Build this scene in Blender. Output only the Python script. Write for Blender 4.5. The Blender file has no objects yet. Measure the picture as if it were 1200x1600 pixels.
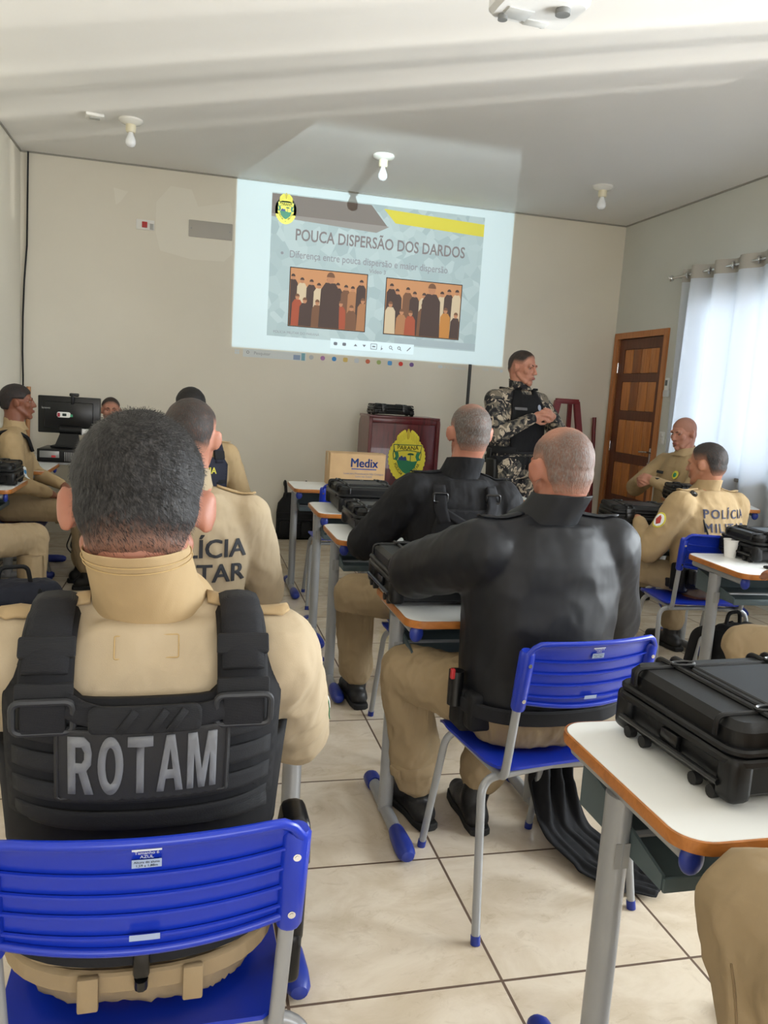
import bpy, bmesh, math, random
import numpy as np
from mathutils import Vector, Matrix, noise
from mathutils.bvhtree import BVHTree

S = bpy.context.scene
COL = S.collection
PI = math.pi
random.seed(7)

# ------------------------------------------------------------------ camera, world, light, exposure
XL, XR, YB, YF, ZC = -1.453, 4.254, -3.2, 7.626, 3.272   # room: left, right, back, front, ceiling
F_PX, YAW, PITCH, ROLL, CAM_H = 1240.56, 0.2450, 0.1456, -0.0634, 1.42


def cam_matrix():
    f = Vector((math.sin(YAW) * math.cos(PITCH), math.cos(YAW) * math.cos(PITCH), -math.sin(PITCH)))
    r = Vector((math.cos(YAW), -math.sin(YAW), 0))
    d = f.cross(r)
    c, s = math.cos(ROLL), math.sin(ROLL)
    r2 = c * r + s * d
    d2 = -s * r + c * d
    m = Matrix((r2, -d2, -f)).transposed().to_4x4()
    m.translation = Vector((0, 0, CAM_H))
    return m


cd = bpy.data.cameras.new('camera')
cam = bpy.data.objects.new('camera', cd)
COL.objects.link(cam)
cam.matrix_world = cam_matrix()
cd.sensor_fit = 'VERTICAL'
cd.sensor_height = 36.0
cd.lens = F_PX / 1600 * 36.0
cd.clip_start = 0.02
S.camera = cam

W = bpy.data.worlds.new('daylight')
S.world = W
W.use_nodes = True
nt = W.node_tree
nt.nodes.clear()
wo = nt.nodes.new('ShaderNodeOutputWorld')
bg = nt.nodes.new('ShaderNodeBackground')
tc = nt.nodes.new('ShaderNodeTexCoord')
sx = nt.nodes.new('ShaderNodeSeparateXYZ')
cr = nt.nodes.new('ShaderNodeValToRGB')
cr.color_ramp.elements[0].position = 0.44
cr.color_ramp.elements[0].color = (0.50, 0.44, 0.35, 1)
cr.color_ramp.elements[1].position = 0.53
cr.color_ramp.elements[1].color = (0.62, 0.78, 1.0, 1)
mr = nt.nodes.new('ShaderNodeMapRange')
mr.inputs[1].default_value = -1
mr.inputs[2].default_value = 1
nt.links.new(tc.outputs['Generated'], sx.inputs[0])
nt.links.new(sx.outputs['Z'], mr.inputs[0])
nt.links.new(mr.outputs[0], cr.inputs[0])
nt.links.new(cr.outputs[0], bg.inputs[0])
bg.inputs[1].default_value = 1.6
nt.links.new(bg.outputs[0], wo.inputs[0])

S.view_settings.view_transform = 'Standard'
S.view_settings.look = 'None'
S.view_settings.gamma = 1
S.view_settings.use_curve_mapping = False
S.view_settings.exposure = 0.32
S.cycles.use_denoising = True
S.cycles.max_bounces = 6
S.cycles.diffuse_bounces = 4
S.cycles.glossy_bounces = 3
S.cycles.transmission_bounces = 4
S.cycles.transparent_max_bounces = 8
S.cycles.sample_clamp_indirect = 6


def area(name, loc, aim, sx_, sy_, power, color=(1, 1, 1), spread=PI):
    l = bpy.data.lights.new(name, 'AREA')
    l.shape = 'RECTANGLE'
    l.size, l.size_y = sx_, sy_
    l.energy = power
    l.color = color
    l.spread = spread
    o = bpy.data.objects.new(name, l)
    COL.objects.link(o)
    o.location = loc
    o.rotation_euler = Vector(aim).to_track_quat('-Z', 'Z').to_euler()
    return o


# daylight through the window with the white curtain, the two bare windows behind the camera (right wall and rear wall)
area('window_daylight', (XR + 0.42, 5.0, 1.75), (-1, 0, 0), 1.7, 3.0, 92, (0.80, 0.90, 1.0))
area('window_daylight', (XR + 0.14, 1.75, 1.75), (-1, 0.05, 0), 1.6, 3.2, 320, (0.93, 0.97, 1.0))
area('window_daylight', (0.9, YB + 0.02, 1.75), (0, 1, 0.05), 3.6, 1.6, 85, (1.0, 0.965, 0.92))


# sunlight thrown up through the bare window by bright car bodywork outside: streaks across the ceiling
gl_ = bpy.data.lights.new('sun_glint', 'SPOT')
gl_.energy = 5200
gl_.spot_size = math.radians(60)
gl_.spot_blend = 0.3
gl_.shadow_soft_size = 0.03
gl_.color = (1.0, 0.95, 0.87)
go_ = bpy.data.objects.new('sun_glint', gl_)
COL.objects.link(go_)
go_.location = (10.0, -1.0, -0.6)
go_.rotation_euler = (Vector((0.3, 5.2, 3.27)) - go_.location).to_track_quat('-Z', 'Z').to_euler()
gl_.use_nodes = True
t = gl_.node_tree
g = t.nodes.new('ShaderNodeNewGeometry')
sp = t.nodes.new('ShaderNodeSeparateXYZ')
t.links.new(g.outputs['Incoming'], sp.inputs[0])
dv = t.nodes.new('ShaderNodeMath')
dv.operation = 'DIVIDE'
t.links.new(sp.outputs['Y'], dv.inputs[0])
t.links.new(sp.outputs['X'], dv.inputs[1])
mr = t.nodes.new('ShaderNodeMapRange')
mr.inputs[1].default_value = -0.40
mr.inputs[2].default_value = -0.80
t.links.new(dv.outputs[0], mr.inputs[0])
rp = t.nodes.new('ShaderNodeValToRGB')
el = rp.color_ramp.elements
stops = [(.40, .45), (.50, .75), (.545, .85), (.553, .45), (.585, .60), (.605, 1.0), (.613, .22), (.655, .42), (.677, .80), (.686, .06), (.716, .03), (.722, .30), (.731, .34), (.736, 0.0)]
while len(el) < len(stops):
    el.new(.5)
for e_, (q_, v_) in zip(el, stops):
    e_.position = (q_ - .40) / .40
    e_.color = (v_, v_, v_, 1)
t.links.new(mr.outputs[0], rp.inputs[0])
t.links.new(rp.outputs[0], t.nodes['Emission'].inputs['Strength'])

# ------------------------------------------------------------------ materials


def srgb(c):
    if isinstance(c, str):
        c = [int(c[i:i + 2], 16) / 255 for i in (0, 2, 4)]
    elif max(c) > 1:
        c = [v / 255 for v in c]
    return tuple(v / 12.92 if v <= 0.04045 else ((v + 0.055) / 1.055) ** 2.4 for v in c)


MATS = {}


class NT:
    def __init__(s, name):
        s.m = bpy.data.materials.new(name)
        s.m.use_nodes = True
        s.t = s.m.node_tree
        s.b = s.t.nodes['Principled BSDF']

    def n(s, kind, **kw):
        x = s.t.nodes.new('ShaderNode' + kind)
        for k, v in kw.items():
            if k.startswith('i_'):
                x.inputs[k[2:].replace('_', ' ')].default_value = v
            elif k.startswith('n_'):
                x.inputs[int(k[2:])].default_value = v
            else:
                setattr(x, k, v)
        return x

    def l(s, a, b):
        s.t.links.new(a, b)

    def coord(s, scale=(1, 1, 1), kind='Object'):
        c = s.n('TexCoord')
        mp = s.n('Mapping')
        mp.inputs['Scale'].default_value = scale
        s.l(c.outputs[kind], mp.inputs[0])
        return mp.outputs[0]

    def ramp(s, src, stops, interp='LINEAR'):
        r = s.n('ValToRGB')
        r.color_ramp.interpolation = interp
        e = r.color_ramp.elements
        while len(e) < len(stops):
            e.new(0.5)
        for el, (p, c) in zip(e, stops):
            el.position = p
            el.color = (*srgb(c), 1)
        s.l(src, r.inputs[0])
        return r.outputs[0]

    def mix(s, fac, a, b, mode='MIX'):
        x = s.n('Mix', data_type='RGBA', blend_type=mode)
        for sock, v in ((x.inputs[0], fac), (x.inputs[6], a), (x.inputs[7], b)):
            if hasattr(v, 'links'):
                s.l(v, sock)
            elif isinstance(v, (int, float)):
                sock.default_value = v
            else:
                sock.default_value = (*srgb(v), 1)
        return x.outputs[2]

    def bump(s, h, strength=0.3, dist=0.01, prev=None):
        b = s.n('Bump')
        b.inputs['Strength'].default_value = strength
        b.inputs['Distance'].default_value = dist
        s.l(h, b.inputs['Height'])
        if prev is not None:
            s.l(prev, b.inputs['Normal'])
        return b.outputs[0]

    def set(s, color=None, rough=None, metal=None, normal=None, spec=None, coat=None):
        for k, v in (('Base Color', color), ('Roughness', rough), ('Metallic', metal), ('Normal', normal), ('Specular IOR Level', spec), ('Coat Weight', coat)):
            if v is None:
                continue
            if hasattr(v, 'links'):
                s.l(v, s.b.inputs[k])
            elif k == 'Base Color':
                s.b.inputs[k].default_value = (*srgb(v), 1)
            else:
                s.b.inputs[k].default_value = v
        return s.m


def mat(name, color, rough=0.5, metal=0.0, var=0.0, vscale=6, bump=0.0, bscale=200, bdist=0.001, spec=None, coat=None):
    """plain surface with a little mottling and grain"""
    if name in MATS:
        return MATS[name]
    k = NT(name)
    col = color
    if var:
        nz = k.n('TexNoise', i_Scale=vscale, i_Detail=5.0)
        k.l(k.coord(), nz.inputs['Vector'])
        c = srgb(color)
        dark = tuple(v * (1 - var) for v in c)
        lite = tuple(min(1, v * (1 + var)) for v in c)
        r = k.n('ValToRGB')
        r.color_ramp.elements[0].position = 0.3
        r.color_ramp.elements[1].position = 0.7
        r.color_ramp.elements[0].color = (*dark, 1)
        r.color_ramp.elements[1].color = (*lite, 1)
        k.l(nz.outputs['Fac'], r.inputs[0])
        col = r.outputs[0]
    nrm = None
    if bump:
        bn = k.n('TexNoise', i_Scale=bscale, i_Detail=3.0)
        k.l(k.coord(), bn.inputs['Vector'])
        nrm = k.bump(bn.outputs['Fac'], bump, bdist)
    MATS[name] = k.set(col, rough, metal, nrm, spec, coat)
    return MATS[name]


def cloth(name, color, rough=0.85, weave=900, wr=0.35, var=0.10, sheen=0.0, fold=14, spec=0.3):
    """woven cloth: fine weave, larger creases"""
    if name in MATS:
        return MATS[name]
    k = NT(name)
    co = k.coord()
    nz = k.n('TexNoise', i_Scale=5.0, i_Detail=6.0)
    k.l(co, nz.inputs['Vector'])
    c = srgb(color)
    r = k.n('ValToRGB')
    r.color_ramp.elements[0].position = 0.3
    r.color_ramp.elements[1].position = 0.7
    r.color_ramp.elements[0].color = (*[v * (1 - var) for v in c], 1)
    r.color_ramp.elements[1].color = (*[min(1, v * (1 + var)) for v in c], 1)
    k.l(nz.outputs['Fac'], r.inputs[0])
    f1 = k.n('TexNoise', i_Scale=float(fold), i_Detail=2.0, i_Distortion=0.3)
    k.l(k.coord((1, 1, 0.55)), f1.inputs['Vector'])
    f2 = k.n('TexVoronoi', i_Scale=float(weave))
    k.l(co, f2.inputs['Vector'])
    b1 = k.bump(f1.outputs['Fac'], wr, 0.03)
    b2 = k.bump(f2.outputs['Distance'], 0.25, 0.0006, b1)
    k.set(r.outputs[0], rough, 0, b2, spec)
    if sheen:
        k.b.inputs['Sheen Weight'].default_value = sheen
    MATS[name] = k.m
    return k.m


def webbing(name, color, scale=260.0, rough=0.8):
    if name in MATS:
        return MATS[name]
    k = NT(name)
    wv = k.n('TexWave', i_Scale=scale, i_Distortion=0.3)
    wv.bands_direction = 'Z'
    k.l(k.coord(), wv.inputs['Vector'])
    nz = k.n('TexNoise', i_Scale=700.0)
    k.l(k.coord(), nz.inputs['Vector'])
    b = k.bump(nz.outputs['Fac'], 0.4, 0.001, k.bump(wv.outputs['Fac'], 0.5, 0.0008))
    MATS[name] = k.set(color, rough, 0, b, 0.3)
    return k.m


def wall_mat(name, color, var=0.03):
    k = NT(name)
    co = k.coord()
    n1 = k.n('TexNoise', i_Scale=0.9, i_Detail=4.0)
    n2 = k.n('TexNoise', i_Scale=320.0, i_Detail=3.0)
    n3 = k.n('TexNoise', i_Scale=6.0, i_Detail=6.0)
    for n_ in (n1, n2, n3):
        k.l(co, n_.inputs['Vector'])
    c = srgb(color)
    r = k.n('ValToRGB')
    r.color_ramp.elements[0].position = 0.35
    r.color_ramp.elements[1].position = 0.65
    r.color_ramp.elements[0].color = (*[v * (1 - var) for v in c], 1)
    r.color_ramp.elements[1].color = (*[min(1, v * (1 + var)) for v in c], 1)
    k.l(n1.outputs['Fac'], r.inputs[0])
    b = k.bump(n2.outputs['Fac'], 0.15, 0.002, k.bump(n3.outputs['Fac'], 0.12, 0.02))
    return k.set(r.outputs[0], 0.75, 0, b, 0.25)


def floor_mat():
    """glossy marbled porcelain tile with dark joints"""
    k = NT('marbled_tile')
    g = k.n('NewGeometry')
    mp = k.n('Mapping')
    k.l(g.outputs['Position'], mp.inputs[0])
    T = 0.5321
    br = k.n('TexBrick', i_Scale=1.0, i_Mortar_Size=0.0042, i_Brick_Width=T, i_Row_Height=T, i_Mortar_Smooth=0.15, i_Bias=0.0)
    br.offset = 0
    br.squash = 1
    mp.inputs['Location'].default_value = (-(0.790 - T * 6), -(1.6457 - T * 10), 0)
    br.inputs['Color1'].default_value = (0, 0, 0, 1)
    br.inputs['Color2'].default_value = (1, 1, 1, 1)
    br.inputs['Mortar'].default_value = (0.5, 0.5, 0.5, 1)
    k.l(mp.outputs[0], br.inputs['Vector'])
    # each tile turns its own veining
    add = k.n('VectorMath', operation='MULTIPLY_ADD')
    k.l(br.outputs['Color'], add.inputs[0])
    add.inputs[1].default_value = (7, 3, 5)
    st = k.n('VectorMath', operation='MULTIPLY')
    k.l(g.outputs['Position'], st.inputs[0])
    st.inputs[1].default_value = (1.0, 1.35, 1)
    k.l(st.outputs[0], add.inputs[2])
    n1 = k.n('TexNoise', i_Scale=3.4, i_Detail=9.0, i_Roughness=0.6, i_Distortion=0.7)
    k.l(add.outputs[0], n1.inputs['Vector'])
    n2 = k.n('TexNoise', i_Scale=11.0, i_Detail=9.0, i_Roughness=0.72, i_Distortion=1.2)
    k.l(add.outputs[0], n2.inputs['Vector'])
    base = k.ramp(n1.outputs['Fac'], [(0.30, (188, 173, 150)), (0.46, (202, 188, 167)), (0.58, (213, 201, 182)), (0.75, (203, 188, 167))])
    vein = k.ramp(n2.outputs['Fac'], [(0.34, (176, 160, 138)), (0.45, (255, 255, 255)), (0.66, (255, 255, 255)), (0.77, (222, 210, 192))])
    c = k.mix(0.22, base, vein, 'MULTIPLY')
    c2 = k.mix(br.outputs['Fac'], c, (92, 74, 60))
    rr = k.n('MapRange')
    k.l(br.outputs['Fac'], rr.inputs[0])
    rr.inputs[3].default_value = 0.13
    rr.inputs[4].default_value = 0.8
    inv = k.n('Math', operation='SUBTRACT')
    inv.inputs[0].default_value = 1
    k.l(br.outputs['Fac'], inv.inputs[1])
    und = k.n('TexNoise', i_Scale=3.0, i_Detail=2.0)
    k.l(g.outputs['Position'], und.inputs['Vector'])
    b = k.bump(inv.outputs[0], 0.5, 0.002, k.bump(und.outputs['Fac'], 0.04, 0.03))
    return k.set(c2, rr.outputs[0], 0, b, 0.42)


def wood_mat(name, dark, lite, scale=3.0, axis='Z', rough=0.38, coat=0.2, stretch=14):
    if name in MATS:
        return MATS[name]
    k = NT(name)
    sc = {'Z': (stretch, stretch, 1), 'X': (1, stretch, stretch), 'Y': (stretch, 1, stretch)}[axis]
    n1 = k.n('TexNoise', i_Scale=scale, i_Detail=6.0, i_Roughness=0.6, i_Distortion=0.6)
    k.l(k.coord(sc), n1.inputs['Vector'])
    col = k.ramp(n1.outputs['Fac'], [(0.3, dark), (0.52, lite), (0.7, dark)])
    b = k.bump(n1.outputs['Fac'], 0.08, 0.002)
    MATS[name] = k.set(col, rough, 0, b, 0.4, coat)
    return k.m


def camo_mat():
    k = NT('grey_camouflage')
    co = k.coord()
    n1 = k.n('TexNoise', i_Scale=17.0, i_Detail=2.0, i_Distortion=0.9)
    k.l(co, n1.inputs['Vector'])
    mp = k.n('Mapping')
    mp.inputs['Location'].default_value = (3.1, 1.7, 5.2)
    k.l(co, mp.inputs[0])
    n2 = k.n('TexNoise', i_Scale=21.0, i_Detail=2.0, i_Distortion=1.2)
    k.l(mp.outputs[0], n2.inputs['Vector'])
    a = k.ramp(n1.outputs['Fac'], [(0.0, (38, 38, 42)), (0.47, (74, 73, 70)), (0.56, (118, 110, 98))], 'CONSTANT')
    lt = k.ramp(n2.outputs['Fac'], [(0.0, (0, 0, 0)), (0.585, (255, 255, 255))], 'CONSTANT')
    c = k.mix(lt, a, (178, 165, 146))
    f = k.n('TexNoise', i_Scale=16.0, i_Detail=3.0)
    k.l(co, f.inputs['Vector'])
    return k.set(c, 0.85, 0, k.bump(f.outputs['Fac'], 0.3, 0.02), 0.25)


def skin_mat(name, color, rough=0.5):
    if name in MATS:
        return MATS[name]
    k = NT(name)
    co = k.coord()
    n1 = k.n('TexNoise', i_Scale=22.0, i_Detail=5.0)
    k.l(co, n1.inputs['Vector'])
    c = srgb(color)
    r = k.n('ValToRGB')
    r.color_ramp.elements[0].position = 0.3
    r.color_ramp.elements[1].position = 0.72
    r.color_ramp.elements[0].color = (c[0] * 0.86, c[1] * 0.78, c[2] * 0.74, 1)
    r.color_ramp.elements[1].color = (*c, 1)
    k.l(n1.outputs['Fac'], r.inputs[0])
    n2 = k.n('TexNoise', i_Scale=420.0, i_Detail=3.0)
    k.l(co, n2.inputs['Vector'])
    k.set(r.outputs[0], rough, 0, k.bump(n2.outputs['Fac'], 0.2, 0.0008), 0.4)
    k.b.inputs['Subsurface Weight'].default_value = 0.12
    k.b.inputs['Subsurface Radius'].default_value = (0.9, 0.3, 0.15)
    k.b.inputs['Subsurface Scale'].default_value = 0.008
    MATS[name] = k.m
    return k.m


def hair_mat(name, hair, skin, grey=0.0):
    """cropped hair: attribute 'hair_cover' runs from bare scalp to full hair"""
    if name in MATS:
        return MATS[name]
    k = NT(name)
    at = k.n('Attribute', attribute_name='hair_cover')
    co = k.coord()
    n1 = k.n('TexNoise', i_Scale=260.0, i_Detail=4.0)
    k.l(k.coord((1, 1, 0.35)), n1.inputs['Vector'])
    n2 = k.n('TexNoise', i_Scale=28.0, i_Detail=4.0)
    k.l(co, n2.inputs['Vector'])
    h = srgb(hair)
    r = k.n('ValToRGB')
    r.color_ramp.elements[0].position = 0.35
    r.color_ramp.elements[1].position = 0.75
    r.color_ramp.elements[0].color = (*[v * 0.6 for v in h], 1)
    g = srgb((150, 145, 140))
    r.color_ramp.elements[1].color = (*[v * (1.5 - grey) + g[i] * grey for i, v in enumerate(h)], 1)
    k.l(n1.outputs['Fac'], r.inputs[0])
    # density + noise -> cover
    a = k.n('Math', operation='MULTIPLY_ADD')
    k.l(n1.outputs['Fac'], a.inputs[0])
    a.inputs[1].default_value = 0.7
    a.inputs[2].default_value = -0.35
    s1 = k.n('Math', operation='ADD')
    k.l(at.outputs['Fac'], s1.inputs[0])
    k.l(a.outputs[0], s1.inputs[1])
    b2 = k.n('Math', operation='MULTIPLY_ADD')
    k.l(n2.outputs['Fac'], b2.inputs[0])
    b2.inputs[1].default_value = 0.3
    b2.inputs[2].default_value = -0.15
    s2 = k.n('Math', operation='ADD', use_clamp=True)
    k.l(s1.outputs[0], s2.inputs[0])
    k.l(b2.outputs[0], s2.inputs[1])
    c = k.mix(s2.outputs[0], skin, r.outputs[0])
    k.set(c, 0.6, 0, k.bump(n1.outputs['Fac'], 0.6, 0.003), 0.35)
    MATS[name] = k.m
    return k.m


# ------------------------------------------------------------------ mesh helpers


def rot(rx=0, ry=0, rz=0):
    return Matrix.Rotation(rz, 4, 'Z') @ Matrix.Rotation(ry, 4, 'Y') @ Matrix.Rotation(rx, 4, 'X')


def T(x, y, z):
    return Matrix.Translation((x, y, z))


def tag(o, label=None, cat=None, group=None, kind=None):
    if label:
        o['label'] = label
    if cat:
        o['category'] = cat
    if group:
        o['group'] = group
    if kind:
        o['kind'] = kind
    return o


def thing(name, label, cat, loc=(0, 0, 0), rz=0.0, group=None):
    o = bpy.data.objects.new(name, None)
    o.empty_display_size = 0.1
    COL.objects.link(o)
    o.location = loc
    o.rotation_euler = (0, 0, rz)
    return tag(o, label, cat, group)


def link(name, me, mats, parent=None, label=None, smooth=40):
    for m in (mats if isinstance(mats, (list, tuple)) else [mats]):
        me.materials.append(m)
    if smooth:
        me.shade_smooth()
        if smooth < 180:
            me.set_sharp_from_angle(angle=math.radians(smooth))
    o = bpy.data.objects.new(name, me)
    COL.objects.link(o)
    if parent is not None:
        o.parent = parent
    if label:
        o['label'] = label
    return o


class MB:
    """collects shapes, links them as one mesh object"""

    def __init__(s):
        s.v, s.f, s.mi = [], [], []

    def add(s, vs, fs, M=None, mi=0):
        b = len(s.v)
        if M is not None:
            vs = [M @ Vector(p) for p in vs]
        s.v.extend([tuple(p) for p in vs])
        s.f.extend([tuple(i + b for i in f) for f in fs])
        s.mi.extend([mi] * len(fs))
        return s

    def bm(s, bm, M=None, mi=0):
        bm.verts.index_update()
        s.add([v.co.copy() for v in bm.verts], [[v.index for v in f.verts] for f in bm.faces], M, mi)
        bm.free()
        return s

    def box(s, c, size, r=0.0, seg=2, M=None, mi=0, taper=None):
        bm = bmesh.new()
        bmesh.ops.create_cube(bm, size=1)
        for v in bm.verts:
            t = 1.0
            if taper and v.co.z > 0:
                t = taper
            v.co = Vector((v.co.x * size[0] * t, v.co.y * size[1] * t, v.co.z * size[2]))
        if r > 0:
            bmesh.ops.bevel(bm, geom=list(bm.edges), offset=min(r, min(size) * 0.49), segments=seg, affect='EDGES', profile=0.5)
        m = T(*c)
        return s.bm(bm, (M @ m) if M is not None else m, mi)

    def boxm(s, M, size, r=0.0, seg=2, mi=0):
        return s.box((0, 0, 0), size, r, seg, M, mi)

    def tube(s, path, r, n=10, closed=False, M=None, mi=0, flat=1.0, up=None):
        P = [Vector(p) for p in path]
        k = len(P)
        rs = r if isinstance(r, (list, tuple)) else [r] * k
        vs, fs = [], []
        prev = None
        for i, p in enumerate(P):
            if closed:
                t = (P[(i + 1) % k] - P[i - 1])
            else:
                t = P[min(i + 1, k - 1)] - P[max(i - 1, 0)]
            t = t.normalized() if t.length > 1e-9 else Vector((0, 0, 1))
            if prev is None:
                a = Vector(up) if up else (Vector((0, 0, 1)) if abs(t.z) < 0.9 else Vector((1, 0, 0)))
                u = (a - t * a.dot(t)).normalized()
            else:
                u = (prev - t * prev.dot(t)).normalized()
            prev = u
            w = t.cross(u)
            for j in range(n):
                q = 2 * PI * j / n
                vs.append(p + (u * math.cos(q) * flat + w * math.sin(q)) * rs[i])
        for i in range(k if closed else k - 1):
            a, b = i * n, ((i + 1) % k) * n
            for j in range(n):
                fs.append((a + j, a + (j + 1) % n, b + (j + 1) % n, b + j))
        if not closed:
            fs.append(tuple(range(n - 1, -1, -1)))
            fs.append(tuple((k - 1) * n + j for j in range(n)))
        return s.add(vs, fs, M, mi)

    def lathe(s, prof, n=24, M=None, mi=0):
        vs, fs = [], []
        for (r, z) in prof:
            for j in range(n):
                q = 2 * PI * j / n
                vs.append((r * math.cos(q), r * math.sin(q), z))
        for i in range(len(prof) - 1):
            for j in range(n):
                fs.append((i * n + j, i * n + (j + 1) % n, (i + 1) * n + (j + 1) % n, (i + 1) * n + j))
        fs.append(tuple(range(n - 1, -1, -1)))
        fs.append(tuple((len(prof) - 1) * n + j for j in range(n)))
        return s.add(vs, fs, M, mi)

    def prism(s, poly, z0, z1, M=None, mi=0, bev=0.0):
        """poly in the xy plane, extruded along z"""
        n = len(poly)
        area2 = sum(poly[i][0] * poly[(i + 1) % n][1] - poly[(i + 1) % n][0] * poly[i][1] for i in range(n))
        if area2 < 0:
            poly = poly[::-1]
        rings = [(0.0, z0), (0.0, z1)]
        if bev:
            rings = [(bev, z0), (0.0, z0 + bev), (0.0, z1 - bev), (bev, z1)]
        cx = sum(p[0] for p in poly) / n
        cy = sum(p[1] for p in poly) / n
        vs, fs = [], []
        for ins, z in rings:
            for i, p in enumerate(poly):
                if ins:
                    a, b = Vector(poly[i - 1]), Vector(poly[(i + 1) % n])
                    t = (b - a).normalized()
                    q = Vector(p) + Vector((-t.y, t.x)) * ins
                    vs.append((q.x, q.y, z))
                else:
                    vs.append((p[0], p[1], z))
        for r in range(len(rings) - 1):
            for j in range(n):
                fs.append((r * n + j, r * n + (j + 1) % n, (r + 1) * n + (j + 1) % n, (r + 1) * n + j))
        fs.append(tuple(range(n - 1, -1, -1)))
        fs.append(tuple((len(rings) - 1) * n + j for j in range(n)))
        return s.add(vs, fs, M, mi)

    def loft(s, rings, caps=True, M=None, mi=0):
        n = len(rings[0])
        vs = [p for r in rings for p in r]
        fs = []
        for i in range(len(rings) - 1):
            for j in range(n):
                fs.append((i * n + j, i * n + (j + 1) % n, (i + 1) * n + (j + 1) % n, (i + 1) * n + j))
        if caps:
            fs.append(tuple(range(n - 1, -1, -1)))
            fs.append(tuple((len(rings) - 1) * n + j for j in range(n)))
        return s.add(vs, fs, M, mi)

    def ell(s, c, r, M=None, mi=0, nu=20, nv=12, R=None):
        vs, fs = [(0, 0, -1)], []
        for i in range(1, nv):
            a = -PI / 2 + PI * i / nv
            for j in range(nu):
                q = 2 * PI * j / nu
                vs.append((math.cos(a) * math.cos(q), math.cos(a) * math.sin(q), math.sin(a)))
        vs.append((0, 0, 1))
        for j in range(nu):
            fs.append((0, 1 + (j + 1) % nu, 1 + j))
            top = len(vs) - 1
            b = 1 + (nv - 2) * nu
            fs.append((top, b + j, b + (j + 1) % nu))
        for i in range(nv - 2):
            for j in range(nu):
                a, b = 1 + i * nu, 1 + (i + 1) * nu
                fs.append((a + j, a + (j + 1) % nu, b + (j + 1) % nu, b + j))
        m = T(*c)
        if R is not None:
            m = m @ R
        m = m @ Matrix.Diagonal((r[0], r[1], r[2], 1))
        return s.add(vs, fs, (M @ m) if M is not None else m, mi)

    def cap(s, p0, p1, r0, r1, n=14, M=None, mi=0):
        """tapered capsule"""
        p0, p1 = Vector(p0), Vector(p1)
        d = p1 - p0
        L = max(d.length, 1e-6)
        q = d.to_track_quat('Z', 'Y').to_matrix().to_4x4()
        prof = []
        for i in range(1, 5):
            a = -PI / 2 + PI / 2 * i / 4.0
            prof.append((r0 * math.cos(a), r0 * math.sin(a)))
        for i in range(0, 4):
            a = PI / 2 * i / 4.0
            prof.append((r1 * math.cos(a), L + r1 * math.sin(a)))
        prof.insert(0, (r0 * 0.02, -r0))
        prof.append((r1 * 0.02, L + r1))
        m = T(*p0) @ q
        return s.lathe(prof, n, (M @ m) if M is not None else m, mi)

    def mesh(s, name='mesh'):
        me = bpy.data.meshes.new(name)
        me.from_pydata(s.v, [], s.f)
        me.update()
        if any(s.mi):
            me.polygons.foreach_set('material_index', s.mi)
        return me

    def build(s, name, mats, parent=None, label=None, smooth=40):
        return link(name, s.mesh(name), mats, parent, label, smooth)


def rrect(w, h, r, seg=6, cx=0, cy=0):
    pts = []
    for (sx_, sy_, a0) in ((1, 1, 0), (-1, 1, PI / 2), (-1, -1, PI), (1, -1, 1.5 * PI)):
        for i in range(seg + 1):
            a = a0 + PI / 2 * i / seg
            pts.append((cx + sx_ * (w / 2 - r) + r * math.cos(a), cy + sy_ * (h / 2 - r) + r * math.sin(a)))
    return pts


def fillet(path, r, seg=6):
    """round the corners of a polyline"""
    P = [Vector(p) for p in path]
    out = [P[0]]
    for i in range(1, len(P) - 1):
        a, b, c = P[i - 1], P[i], P[i + 1]
        u, w = (a - b).normalized(), (c - b).normalized()
        ang = u.angle(w)
        if ang > PI - 0.02:
            out.append(b)
            continue
        d = min(r / math.tan(ang / 2), (a - b).length * 0.49, (c - b).length * 0.49)
        p0, p1 = b + u * d, b + w * d
        for k in range(seg + 1):
            t = k / seg
            out.append((1 - t) ** 2 * p0 + 2 * t * (1 - t) * b + t * t * p1)
    out.append(P[-1])
    return out


def children(o):
    return [c for c in bpy.data.objects if c.parent == o]


KIDS = {}


def dup(root, loc, rz=0.0, label=None, group=None):
    """copy of a thing, its parts and their sub-parts"""
    if root.name not in KIDS:
        KIDS[root.name] = [(c, children(c)) for c in children(root)]
    r = root.copy()
    COL.objects.link(r)
    r.location = loc
    r.rotation_euler = (0, 0, rz)
    if label:
        r['label'] = label
    if group:
        r['group'] = group
    for ch, gs in KIDS[root.name]:
        c = ch.copy()
        COL.objects.link(c)
        c.parent = r
        for g in gs:
            d = g.copy()
            COL.objects.link(d)
            d.parent = c
    return r


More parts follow.
